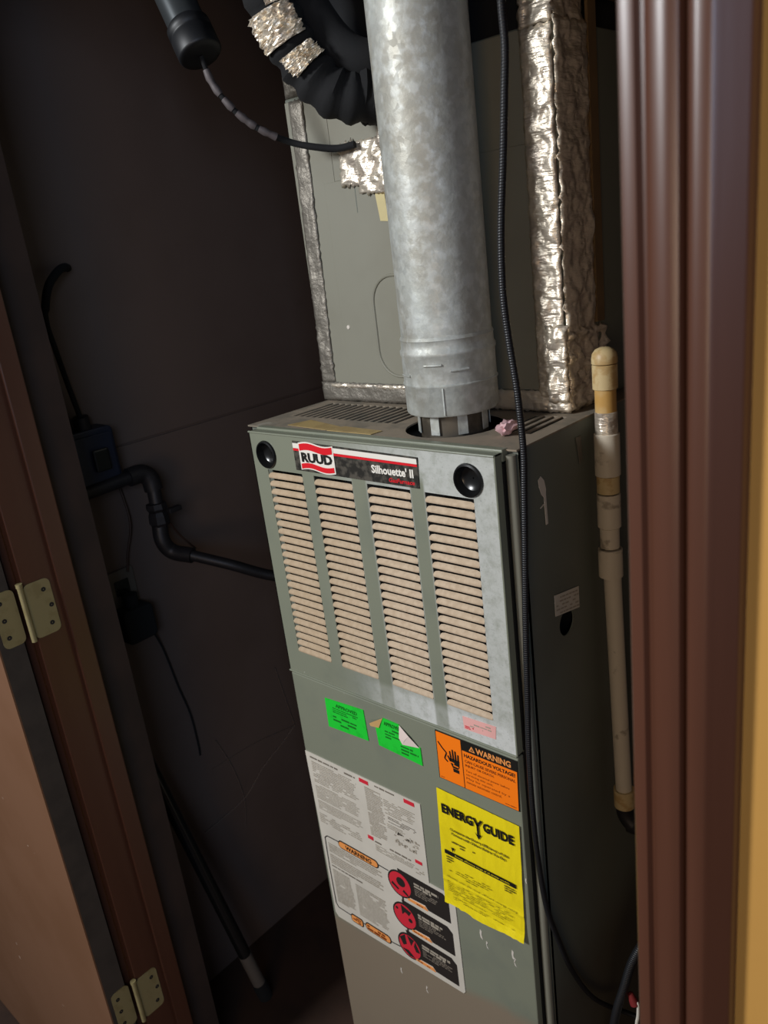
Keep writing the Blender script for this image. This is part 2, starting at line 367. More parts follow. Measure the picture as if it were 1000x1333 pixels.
# right casing: moulded profile swept upright
prof = [(0.759, 0.0), (0.759, 0.010), (0.761, 0.013), (0.765, 0.014), (0.769, 0.0135), (0.7712, 0.0102), (0.7730, 0.0102), (0.775, 0.0145), (0.779, 0.0168), (0.785, 0.0180),
        (0.789, 0.0178), (0.7925, 0.0162), (0.7942, 0.0100), (0.7966, 0.0100), (0.7975, 0.0170), (0.7995, 0.0192), (0.803, 0.0198), (0.808, 0.0195), (0.8105, 0.0185), (0.812, 0.0165), (0.8235, 0.0110), (0.825, 0.0090), (0.825, 0.0)]
b = B(); b.slab([(x, YF0 - d, OUT) for x, d in prof], (0, 0, OZ + 0.055 - OUT))
o = b.build('trim_1', 'trim', smooth=True); struct(o)
b = B().box(0.755, 0.775, YF0, -0.222, FLOOR, OZ); struct(b.build('trim_2', 'trim', bevel=0.001))          # right jamb
b = B().box(-0.232, -0.213, YF0 - 0.002, -0.222, FLOOR, OZ); jb = struct(b.build('trim_3', 'trim', bevel=0.0015))     # left jamb
B().box(-0.213, -0.2045, -0.252, -0.2225, FLOOR, OZ).build('door_stop', 'trim', jb, bevel=0.002)
b = B().box(-0.290, -0.234, YF0 - 0.014, YF0, OUT, OZ + 0.055); struct(b.build('trim_4', 'trim', bevel=0.003))       # left casing
b = B().box(-0.213, 0.755, YF0, -0.222, OZ - 0.02, OZ); struct(b.build('trim_5', 'trim', bevel=0.001))
b = B().box(-0.234, 0.759, YF0 - 0.016, YF0, OZ - 0.003, OZ + 0.055); struct(b.build('trim_6', 'trim', bevel=0.002))
# the open door, folded right back against the outside wall
DX = -0.222
dr = struct(B().box(DX - 0.90, DX, -0.355, -0.319, OUT + 0.012, OZ - 0.01).build('door_1', 'door_edge'))
B().box(DX - 0.90, DX + 0.0002, -0.3575, -0.355, OUT + 0.012, OZ - 0.01).build('door_skin', 'door', dr)
def hinge(zc, parent):
    z0, z1 = zc - 0.0445, zc + 0.0445
    b = B(); b.tube([(-0.2105, -0.3075, z0 - 0.001), (-0.2105, -0.3075, z1 + 0.001)], 0.0042, 14)
    h = b.build('hinge', 'brass', parent, smooth=True)
    h['label'] = 'worn brass door hinge'
    # leaf on the jamb and leaf on the door edge, round cornered
    def leaf(x, ya, yb, dx):
        pts = rrect(min(ya, yb), max(ya, yb), z0, z1, 0.009)
        return B().slab([(x, p, q) for p, q in pts], (dx, 0, 0)).build('leaf', 'brass', h)
    leaf(-0.2130, -0.304, -0.262, 0.0018)
    leaf(DX, -0.3145, -0.3485, 0.0018)
    for zz in (-0.028, 0.0, 0.028):
        for yy, xx in ((-0.274 if zz else -0.268, -0.2112), (-0.338, DX + 0.0018)):
            B().lathe((xx, yy, zc + zz), (1, 0, 0), [(0.0038, 0), (0.0034, 0.0008), (0.0008, 0.0003)], 10).build('screw', 'iron', h, smooth=True)
    B().tube([(-0.2105, -0.3075, z1), (-0.2105, -0.3075, z1 + 0.006)], 0.0052, 12).build('pin', 'brass', h, smooth=True)
hinge(0.190, dr); hinge(-0.592, dr); hinge(0.97, dr)

# =====================================================================
# FURNACE
# =====================================================================
fur = thing('gas_furnace', 'tall sage-green metal gas furnace with louvred upper door and stickers', 'furnace', (0.22, 0.03, FLOOR))
CX0, CX1, CY0, CY1, CT = -0.030, 0.460, 0.030, 0.72, 0.412
LD = [(0.031, 0.107), (0.131, 0.207), (0.235, 0.311), (0.335, 0.411)]     # louvre columns
# casing (hollow shell)
b = B()
b.box(CX0, CX0 + 0.002, CY0, CY1, FLOOR, CT - 0.002); b.box(CX0, CX1, CY1 - 0.002, CY1, FLOOR, CT - 0.002)
b.box(CX1 - 0.022, CX1, CY0, CY0 + 0.002, FLOOR, CT - 0.002); b.box(CX0, CX0 + 0.034, CY0, CY0 + 0.002, FLOOR, CT - 0.002)
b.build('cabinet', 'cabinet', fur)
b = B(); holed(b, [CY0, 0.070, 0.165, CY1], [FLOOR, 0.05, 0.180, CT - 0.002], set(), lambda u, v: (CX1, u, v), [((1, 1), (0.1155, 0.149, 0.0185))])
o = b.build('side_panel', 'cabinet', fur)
sm = o.modifiers.new('s', 'SOLIDIFY'); sm.thickness = 0.002; sm.offset = -1
B().tube([(0.4525, 0.0225, FLOOR), (0.4525, 0.0225, CT - 0.006)], 0.0062, 14).build('corner_bead', 'plenum', fur, smooth=True)
B().box(0.40, 0.4455, 0.0165, 0.0295, FLOOR, CT - 0.016).build('front_flange', 'black', fur)
B().box(CX1 - 0.03, CX1 - 0.02, 0.07, 0.17, 0.10, 0.20).build('shade_backing', 'black', fur)  # black block added behind the side hole to keep it dark
# top panel with slots and flue hole
FX, FY, FR = 0.309, 0.107, 0.067
us = [CX0]; cells = []
x = 0.000
while x < 0.210: us += [x, x + 0.0086]; cells.append(x); x += 0.0138
us += [0.235, 0.383]
x = 0.388
while x < 0.435: us += [x, x + 0.0075]; cells.append(x); x += 0.0138
us += [CX1]
vs = [0.024, 0.035, 0.092, 0.182, CY1]
skip = {(us.index(c), 2) for c in cells}
i0 = us.index(0.235)
# cell for the flue spans two rows: make rows joined by skipping and adding one square patch
skip |= {(i0, 1), (i0, 2)}
b = B(); holed(b, us, vs, skip, lambda u, v: (u, v, CT))
holed(b, [0.235, 0.383], [0.035, 0.182], set(), lambda u, v: (u, v, CT), [((0, 0), (FX, FY, FR))])
o = b.build('top_panel', 'dusty_top', fur)
sm = o.modifiers.new('s', 'SOLIDIFY'); sm.thickness = 0.0022; sm.offset = -1
B().box(CX0 + 0.004, CX1 - 0.004, 0.05, CY1 - 0.01, CT - 0.09, CT - 0.085).build('shade_backing', 'black', fur)  # black sheet added below the slots, its colour stands for interior shade
# front lip of the top
B().box(0.0, 0.4455, 0.016, 0.028, CT - 0.014, CT + 0.001).build('top_lip', 'sage', fur, bevel=0.0015)
# added black sheet standing in for the dark inside behind the louvres
B().box(0.004, 0.441, 0.045, 0.047, 0.0, 0.40).build('shade_backing', 'black', fur)

# upper door
b = B()
us = [0.0, 0.012, 0.031, 0.056, 0.107, 0.131, 0.207, 0.235, 0.311, 0.335, 0.380, 0.411, 0.430, 0.445]
vs = [0.0, 0.0445, 0.3545, 0.356, 0.398, 0.410]
b = B()
cols = [0.0] + [c for p in LD for c in p] + [0.445]
holed(b, cols, [0.0, 0.0445, 0.3535], {(1, 1), (3, 1), (5, 1), (7, 1)}, lambda u, v: (u, 0, v))
holed(b, [0.0, 0.010, 0.058, 0.381, 0.430, 0.445], [0.3535, 0.400, 0.410], set(), lambda u, v: (u, 0, v), [((1, 0), (0.034, 0.3765, 0.0195)), ((3, 0), (0.4055, 0.3765, 0.0195))])
up = b.build('upper_door', 'sage_dusty', fur)
sm = up.modifiers.new('s', 'SOLIDIFY'); sm.thickness = 0.0015; sm.offset = -1
b = B(); b.box(0, 0.0015, 0.0, 0.014, 0, 0.410); b.box(0.4435, 0.445, 0.0, 0.014, 0, 0.410); b.box(0, 0.445, 0.0, 0.016, 0.4085, 0.410); b.box(0, 0.445, 0.0, 0.022, 0.0, 0.0015)
b.build('door_return', 'sage', up)
b = B(); b.tube([(0.0, -0.0002, 0.4095), (0.445, -0.0002, 0.4095)], 0.0016, 8); b.tube([(0.0, -0.0006, 0.0012), (0.445, -0.0006, 0.0012)], 0.0017, 8); b.tube([(0.4448, 0.0006, 0), (0.4448, 0.0006, 0.41)], 0.0014, 8)
b.build('folded_edge', 'sage', up, smooth=True)
# slats: bottom edge on the face, top edge tucked inward, corners rounded
W = 0.076; P = 0.01285
prof = [(-0.0008, -0.0008), (-0.0018, 0.0010), (-0.0014, 0.0030), (0.0002, 0.0054), (0.0030, 0.0076)]
xs = [0, 0.03, 0.09, 0.5, 0.91, 0.97, 1]; kk = [0.30, 0.72, 0.95, 1, 0.95, 0.72, 0.30]
b = B()
for xx, k in zip(xs, kk):
    for (yy, zz) in prof: b.v.append((xx * W, yy * (k if yy < 0 else 0.35 + 0.65 * k), zz * (0.45 + 0.55 * k)))
n = len(prof)
for i in range(len(xs) - 1):
    for j in range(n - 1): a = i * n + j; b.f.append((a, a + 1, a + n + 1, a + n))
me = b.mesh('slat'); me.materials.append(MAT['slat'])
for p in me.polygons: p.use_smooth = True
base = org(fur)
for c0, c1 in LD:
    for k in range(24):
        o = bpy.data.objects.new('slat', me); C.objects.link(o); o.parent = up
        o.location = Vector((c0, 0.0, 0.0455 + k * P)) - base
# knob cups
for cx in (0.034, 0.4055):
    b = B(); b.lathe((cx, 0, 0.3765), (0, -1, 0), [(0.0010, -0.010), (0.0100, -0.010), (0.0150, -0.007), (0.0172, 0.0), (0.0185, 0.0035), (0.0208, 0.0028), (0.0218, 0.0004)], 32)
    o = b.build('finger_cup', 'gloss_black', up, smooth=True)
# lower door
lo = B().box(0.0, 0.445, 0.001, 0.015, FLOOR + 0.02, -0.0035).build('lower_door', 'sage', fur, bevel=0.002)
B().box(0.004, 0.441, 0.004, 0.024, FLOOR, FLOOR + 0.02).build('toe_kick', 'cabinet', fur)

# ---- badge
bd = flat('brand_badge', 'badge_black', up.parent, [(0.098, 0.3595), (0.328, 0.3575), (0.330, 0.3985), (0.098, 0.4030)], 0.0, -0.0014)
bd['label'] = 'black brand badge with red and white stripe'
y2 = -0.0020
flat('stripe', 'white', bd, [(0.0985, 0.3925), (0.3285, 0.3895), (0.3285, 0.3965), (0.0985, 0.4000)], -0.0013, y2)
flat('stripe', 'badge_red', bd, [(0.0985, 0.3888), (0.3285, 0.3862), (0.3285, 0.3897), (0.0985, 0.3927)], -0.0013, y2)
def wave(x0, x1, zc, hh, amp, top, n=14):
    return [(x0 + (x1 - x0) * i / n, zc + (hh if top else -hh) + amp * math.sin(i / n * 2 * math.pi)) for i in range(n + 1)]
def wavy(name, mat, x0, x1, zc_, ht, hb, amp, ya, yb):
    pts = wave(x0, x1, zc_, ht, amp, True) + wave(x0, x1, zc_, hb, amp, False)[::-1]
    return flat(name, mat, bd, pts, ya, yb)
wavy('logo_flag', 'white', 0.111, 0.181, 0.3815, 0.0200, 0.0200, 0.0022, -0.0020, -0.0026)
wavy('logo_band', 'badge_red', 0.1130, 0.1790, 0.3905, 0.0092, 0.0005, 0.0021, -0.0026, -0.0031)
wavy('logo_band', 'badge_red', 0.1130, 0.1790, 0.3700, 0.0008, 0.0066, 0.0021, -0.0026, -0.0031)
text('RUUD', bd, 'ink', (0.1150, 0.1775, 0.3735, 0.3880), y=-0.0032, bold=0.05)
text("Silhouette' II", bd, 'white', (0.249, 0.321, 0.3705, 0.3825), y=-0.0018, bold=0.035)
text('GasFurnace', bd, 'badge_red', (0.278, 0.322, 0.3612, 0.3672), y=-0.0018, bold=0.02, shear=0.2)

# ---- green stickers
g1 = flat('green_sticker', 'green', fur, [(0.0765, -0.029), (0.163, -0.023), (0.1655, -0.078), (0.0755, -0.083)], 0.0008, -0.0004)
g1['label'] = 'flat green approval sticker'
text('APPROVED', g1, 'ink_green', (0.100, 0.148, -0.0385, -0.0320), y=-0.0008, bold=0.03)
smallprint(g1, 'ink_green', (0.092, 0.150, -0.051, -0.040), 3, y=-0.0008, seed=3)
smallprint(g1, 'ink_green', (0.090, 0.155, -0.074, -0.055), 3, y=-0.0008, seed=4, fill=0.5)
g2 = flat('green_sticker', 'green', fur, [(0.204, -0.023), (0.236, -0.0235), (0.243, -0.038), (0.246, -0.046), (0.274, -0.050), (0.2745, -0.081), (0.188, -0.077), (0.1855, -0.040), (0.194, -0.041)], 0.0008, -0.0006)
g2['label'] = 'green sticker with two peeled corners'
text('APPROVED', g2, 'ink_green', (0.205, 0.239, -0.0345, -0.0275), y=-0.0010, bold=0.03)
smallprint(g2, 'ink_green', (0.205, 0.242, -0.058, -0.037), 4, y=-0.0010, seed=5, fill=0.6)
smallprint(g2, 'ink_green', (0.235, 0.270, -0.075, -0.058), 3, y=-0.0010, seed=6, fill=0.6)
b = B(); b.slab([(0.204, -0.001, -0.0228), (0.1825, -0.009, -0.0345), (0.1835, -0.008, -0.0395), (0.1945, -0.002, -0.0425)], (0, -0.0004, 0)); o = b.build('peeled_corner', 'backing_tan', g2)
b = B(); b.v += [(0.237, -0.001, -0.0235), (0.2385, -0.006, -0.043), (0.2455, -0.0075, -0.0505), (0.2725, -0.001, -0.0505), (0.256, -0.0035, -0.035), (0.2490, -0.0065, -0.0430)]
b.f += [(0, 1, 5, 4), (1, 2, 5), (2, 3, 4, 5)]; o = b.build('peeled_corner', 'backing', g2)
sm = o.modifiers.new('s', 'SOLIDIFY'); sm.thickness = 0.0003
# ---- pink sticker
pk = flat('pink_sticker', 'pink', fur, [(0.360, 0.0345), (0.415, 0.0365), (0.413, 0.0165), (0.361, 0.0145)], 0.0, -0.0006)
pk['label'] = 'small faded pink sticker'
smallprint(pk, 'red', (0.363, 0.378, 0.0165, 0.0215), 2, y=-0.0009, seed=8, fill=0.9, h=0.8, last=1); smallprint(pk, 'ink_grey', (0.372, 0.408, 0.021, 0.033), 3, y=-0.0009, seed=9, fill=0.5)

# ---- warning label
wn = flat('warning_label', 'ink', fur, [(0.3065, -0.0065), (0.4445, -0.0065), (0.4425, -0.0875), (0.3055, -0.0880)], 0.0008, -0.0004)
wn['label'] = 'orange hazardous voltage warning label'
Y = -0.0008
flat('label_field', 'orange', wn, [(0.3080, -0.0078), (0.3515, -0.0078), (0.3510, -0.0868), (0.3070, -0.0868)], 0.0, Y)
flat('label_field', 'orange', wn, [(0.3530, -0.0235), (0.4430, -0.0235), (0.4410, -0.0864), (0.3525, -0.0868)], 0.0, Y)
text('WARNING', wn, 'pill', (0.377, 0.434, -0.0205, -0.0105), y=Y, bold=0.03)
b = B(); tri = [(0.3650, -0.0200), (0.3755, -0.0200), (0.3703, -0.0108)]
b.poly([(x, Y, z) for x, z in tri]); b.build('warning_triangle', 'pill', wn)
b = B(); b.poly([(0.3676, Y - 0.0002, -0.0187), (0.3730, Y - 0.0002, -0.0187), (0.3703, Y - 0.0002, -0.0136)]); b.build('triangle_centre', 'ink', wn)
b = B(); b.box(0.3699, 0.3707, Y - 0.0005, Y - 0.0003, -0.0172, -0.0150); b.box(0.3699, 0.3707, Y - 0.0005, Y - 0.0003, -0.0182, -0.0176); b.build('exclamation_mark', 'pill', wn)
Y = -0.0011
text('HAZARDOUS VOLTAGE!', wn, 'ink', (0.3560, 0.4400, -0.0330, -0.0270), y=Y, bold=0.03)
text('CAN CAUSE SEVERE PERSONAL', wn, 'ink_rust', (0.3565, 0.4400, -0.0415, -0.0368), y=Y, bold=0.02)
text('INJURY OR DEATH.', wn, 'ink_rust', (0.3565, 0.4050, -0.0490, -0.0443), y=Y, bold=0.02)
text('Turn off electrical power before', wn, 'ink_rust', (0.3565, 0.4290, -0.0580, -0.0535), y=Y)
text('servicing this unit.', wn, 'ink_rust', (0.3565, 0.4020, -0.0640, -0.0597), y=Y)
text('May be operated by a', wn, 'ink_rust', (0.3565, 0.4290, -0.0705, -0.0660), y=Y)
text('remote automatic control.', wn, 'ink_rust', (0.3565, 0.4150, -0.0765, -0.0722), y=Y)
smallprint(wn, 'ink_rust', (0.420, 0.440, -0.084, -0.0815), 1, y=Y, seed=2, last=1); smallprint(wn, 'ink_rust', (0.309, 0.317, -0.0850, -0.0825), 1, y=Y, seed=2, last=1)
# hand struck by a bolt from a wire
b = B(); hx, hz = 0.3375, -0.0520
def strip(b, p, q, w0, w1):
    d = Vector((q[0] - p[0], q[1] - p[1])); n = Vector((-d.y, d.x)).normalized()
    pts = [Vector(p) + n * w0, Vector(p) - n * w0, Vector(q) - n * w1, Vector(q) + n * w1]
    b.poly([(a.x, Y, a.y) for a in pts])
b.poly([(x, Y, z) for x, z in [(0.3300, -0.0450), (0.3465, -0.0450), (0.3455, -0.0560), (0.3425, -0.0600), (0.3335, -0.0600), (0.3305, -0.0540)]])
b.poly([(x, Y, z) for x, z in [(0.3335, -0.0606), (0.3445, -0.0606), (0.3445, -0.0665), (0.3340, -0.0665)]])
for x0, z0, x1, z1 in ((0.3318, -0.046, 0.3305, -0.0330), (0.3360, -0.046, 0.3355, -0.0290), (0.3402, -0.046, 0.3402, -0.0300), (0.3444, -0.046, 0.3450, -0.0345), (0.3310, -0.051, 0.3262, -0.0420)):
    strip(b, (x0, z0), (x1, z1), 0.0017, 0.0013)
b.build('hand_symbol', 'ink', wn)
b = B(); Yb = Y; pts = [(0.3105, -0.0240), (0.3170, -0.0320), (0.3245, -0.0385), (0.3215, -0.0450), (0.3200, -0.0490), (0.3255, -0.0530)]
for p, q in zip(pts, pts[1:]): strip(b, p, q, 0.0012, 0.0012)
b.build('wire_symbol', 'ink', wn)
b = B(); b.poly([(x, Y - 0.0003, z) for x, z in [(0.3300, -0.0500), (0.3370, -0.0505), (0.3365, -0.0540), (0.3445, -0.0545), (0.3440, -0.0565), (0.3350, -0.0562), (0.3355, -0.0525), (0.3300, -0.0518)]]); b.build('bolt_symbol', 'orange', wn)

# ---- yellow guide sheet, wavy and torn at the foot
b = B(); NU, NV = 26, 36
TL, TR, BR_, BL = Vector((0.298, -0.108)), Vector((0.4405, -0.1115)), Vector((0.4360, -0.3155)), Vector((0.2890, -0.3260))
for j in range(NV + 1):
    for i in range(NU + 1):
        s_, t_ = i / NU, j / NV
        p = (TL * (1 - s_) + TR * s_) * (1 - t_) + (BL * (1 - s_) + BR_ * s_) * t_
        if j == NV: p.y += 0.0022 * math.sin(s_ * 9) - 0.002 * s_
        yy = -0.0014 - 0.0026 * abs(noise.noise(Vector((p.x * 85, 1, p.y * 22)))) * (0.3 + t_) - (0.004 * max(0, t_ - 0.93) / 0.07 if True else 0) * (0.3 + s_)
        if abs(t_ - 0.775) < 0.02: yy -= 0.0008
        b.v.append((p.x, yy, p.y))
for j in range(NV):
    for i in range(NU): a = j * (NU + 1) + i; b.f.append((a, a + 1, a + NU + 2, a + NU + 1))
eg = b.build('energy_label', 'yellow', fur); eg['label'] = 'wrinkled yellow energy guide sheet'
sm = eg.modifiers.new('s', 'SOLIDIFY'); sm.thickness = 0.0004
Y = -0.0042
text('ENERG', eg, 'ink', (0.3055, 0.3620, -0.1475, -0.1305), y=Y, bold=0.042)
text('GUIDE', eg, 'ink', (0.3795, 0.4310, -0.1475, -0.1310), y=Y, bold=0.042)
b = B()
for p, q, w_ in (((0.3635, -0.1305), (0.3700, -0.1420), 0.0019), ((0.3775, -0.1305), (0.3700, -0.1420), 0.0019), ((0.3700, -0.1405), (0.3700, -0.1600), 0.0019)): strip(b, p, q, w_, w_)
b.poly([(0.3640, Y - .0002, -0.1555), (0.3700, Y - .0002, -0.1600), (0.3760, Y - .0002, -0.1555), (0.3700, Y - .0002, -0.1665)])
for i in range(len(b.v)): b.v[i] = (b.v[i][0], Y, b.v[i][2])
b.build('arrow_letter', 'ink', eg)
text('Compare the Energy Efficiency of this', eg, 'ink_olive', (0.317, 0.4200, -0.1760, -0.1700), y=Y, bold=0.035)
text('Furnace with Others Before You Buy.', eg, 'ink_olive', (0.319, 0.4160, -0.1835, -0.1775), y=Y, bold=0.035)
smallprint(eg, 'ink_olive', (0.318, 0.362, -0.2030, -0.1930), 2, y=Y, seed=11, fill=0.7)
b = B(); b.box(0.302, 0.4285, Y, Y + 0.0003, -0.2235, -0.2165); b.poly([(0.3155, Y - 0.0003, -0.2065), (0.3215, Y - 0.0003, -0.2065), (0.3185, Y - 0.0003, -0.2145)]); b.build('scale_bar', 'ink', eg)
text('Energy efficiency range of all similar models', eg, 'yellow', (0.322, 0.4180, -0.2220, -0.2180), y=Y - 0.0004, bold=0.0)
smallprint(eg, 'ink_olive', (0.304, 0.318, -0.2400, -0.2260), 3, y=Y, seed=12); smallprint(eg, 'ink_olive', (0.408, 0.428, -0.2380, -0.2260), 3, y=Y, seed=13)
smallprint(eg, 'ink_olive', (0.306, 0.400, -0.2600, -0.2440), 4, y=Y, seed=14, fill=0.6, h=0.25)
text('Models with the most efficient energy rating', eg, 'ink_olive', (0.301, 0.4270, -0.2700, -0.2655), y=Y)
smallprint(eg, 'ink_olive', (0.301, 0.4270, -0.2990, -0.2740), 7, y=Y - 0.0006, seed=15, fill=0.75, h=0.22)
smallprint(eg, 'ink_olive', (0.310, 0.4250, -0.3080, -0.3010), 2, y=Y - 0.0012, seed=16, fill=0.7, h=0.25)

# ---- big white instruction label, two sheets
Y = -0.0012
wp = flat('instruction_label', 'white_paper', fur, [(0.0015, -0.1580), (0.2590, -0.1570), (0.2575, -0.3090), (0.0055, -0.3090)], 0.0008, -0.0006)
wp['label'] = 'white instruction sheet of small print'
smallprint(wp, 'ink_dark', (0.012, 0.122, -0.1695, -0.1625), 1, y=Y, seed=21, last=1, h=0.45); smallprint(wp, 'ink_dark', (0.154, 0.224, -0.1660, -0.1600), 1, y=Y, seed=22, last=1, h=0.5)
smallprint(wp, 'ink_grey', (0.014, 0.122, -0.2170, -0.1730), 12, y=Y, seed=23, fill=0.93); smallprint(wp, 'ink_grey', (0.014, 0.122, -0.2510, -0.2200), 9, y=Y, seed=24, fill=0.95)
smallprint(wp, 'ink_grey', (0.014, 0.124, -0.2740, -0.2540), 6, y=Y, seed=25, fill=0.95); smallprint(wp, 'ink_grey', (0.012, 0.120, -0.3030, -0.2820), 5, y=Y, seed=26, fill=0.8)
smallprint(wp, 'ink_grey', (0.140, 0.178, -0.2700, -0.1730), 27, y=Y, seed=27, fill=0.97, h=0.62); smallprint(wp, 'ink_grey', (0.180, 0.246, -0.2090, -0.1800), 8, y=Y, seed=28, fill=0.8)
smallprint(wp, 'ink_dark', (0.185, 0.246, -0.2240, -0.2120), 4, y=Y, seed=29, fill=0.9); smallprint(wp, 'ink_grey', (0.181, 0.225, -0.2370, -0.2270), 3, y=Y, seed=30, fill=0.8)
smallprint(wp, 'ink_grey', (0.146, 0.230, -0.3000, -0.2860), 5, y=Y, seed=31, fill=0.9); smallprint(wp, 'ink_dark', (0.146, 0.230, -0.2840, -0.2780), 1, y=Y, seed=33, last=1)
smallprint(wp, 'ink_grey', (0.232, 0.250, -0.3020, -0.2860), 4, y=Y, seed=34, fill=0.6)
# little exploded drawing
b = B(); rr = random.Random(5)
for _ in range(34):
    cx, cz = rr.uniform(0.196, 0.243), rr.uniform(-0.262, -0.236); w_, h_ = rr.uniform(0.0008, 0.005), rr.uniform(0.0006, 0.003)
    b.poly([(cx - w_, Y, cz - h_), (cx + w_, Y, cz - h_ * 0.7), (cx + w_ * 0.8, Y, cz + h_), (cx - w_ * 0.7, Y, cz + h_)])
b.build('line_drawing', 'ink_grey', wp)
for x0, z0, x1, z1 in ((0.130, -0.1680, 0.150, -0.1610), (0.226, -0.1670, 0.247, -0.1600), (0.131, -0.2815, 0.143, -0.2745), (0.234, -0.2790, 0.248, -0.2730)):
    flat('red_tag', 'red', wp, [(x0, z0), (x1, z0), (x1, z1), (x0, z1)], -0.0008, Y - 0.0002)
w2 = flat('safety_label', 'white_paper', fur, [(0.0055, -0.3090), (0.3075, -0.3090), (0.3080, -0.5040), (0.3040, -0.5090), (0.0150, -0.5190), (0.0080, -0.5110)], 0.0008, -0.0006)
w2['label'] = 'safety sheet with black panels and red discs'
Y = -0.0012
# black frame line
fr = [(0.168, -0.3305), (0.146, -0.3300), (0.049, -0.3290), (0.022, -0.3300), (0.0155, -0.3360), (0.0140, -0.4000), (0.0150, -0.4850), (0.0200, -0.4930), (0.055, -0.4935), (0.155, -0.4950), (0.172, -0.4925)]
b = B()
for p, q in zip(fr, fr[1:]): strip(b, p, q, 0.0010, 0.0010)
b.build('frame_line', 'label_black', w2)
for x0, x1, z0, z1, t in ((0.050, 0.146, -0.3405, -0.3235, '\u26a0WARNING'), (0.052, 0.083, -0.5055, -0.4875, None), (0.088, 0.150, -0.5035, -0.4855, None)):
    o = flat('pill_badge', 'label_black', w2, rrect(x0, x1, z0, z1, 0.0055 if x1 - x0 < 0.05 else 0.0080), -0.0004, Y - 0.0002)
    o = flat('pill_badge', 'pill', w2, rrect(x0 + 0.002, x1 - 0.002, z0 + 0.0022, z1 - 0.0022, 0.0038 if x1 - x0 < 0.05 else 0.0060), -0.0004, Y - 0.0006)
text('WARNING', w2, 'ink', (0.068, 0.130, -0.3365, -0.3275), y=Y - 0.0009, bold=0.03)
smallprint(w2, 'ink_rust', (0.058, 0.079, -0.5025, -0.4905), 3, y=Y - 0.0009, seed=41, h=0.7, last=0.9); smallprint(w2, 'ink_rust', (0.093, 0.140, -0.5005, -0.4885), 2, y=Y - 0.0009, seed=42, h=0.75, last=1)
smallprint(w2, 'ink_grey', (0.022, 0.150, -0.3640, -0.3430), 5, y=Y, seed=43, fill=0.95, h=0.6); smallprint(w2, 'ink_grey', (0.022, 0.150, -0.3900, -0.3680), 5, y=Y, seed=44, fill=0.95, h=0.6)
smallprint(w2, 'ink_dark', (0.022, 0.100, -0.3980, -0.3920), 1, y=Y, seed=45, last=1); smallprint(w2, 'ink_grey', (0.022, 0.070, -0.4780, -0.4020), 20, y=Y, seed=46, fill=0.97, h=0.65)
smallprint(w2, 'ink_grey', (0.078, 0.152, -0.4780, -0.4060), 18, y=Y, seed=47, fill=0.97, h=0.6)
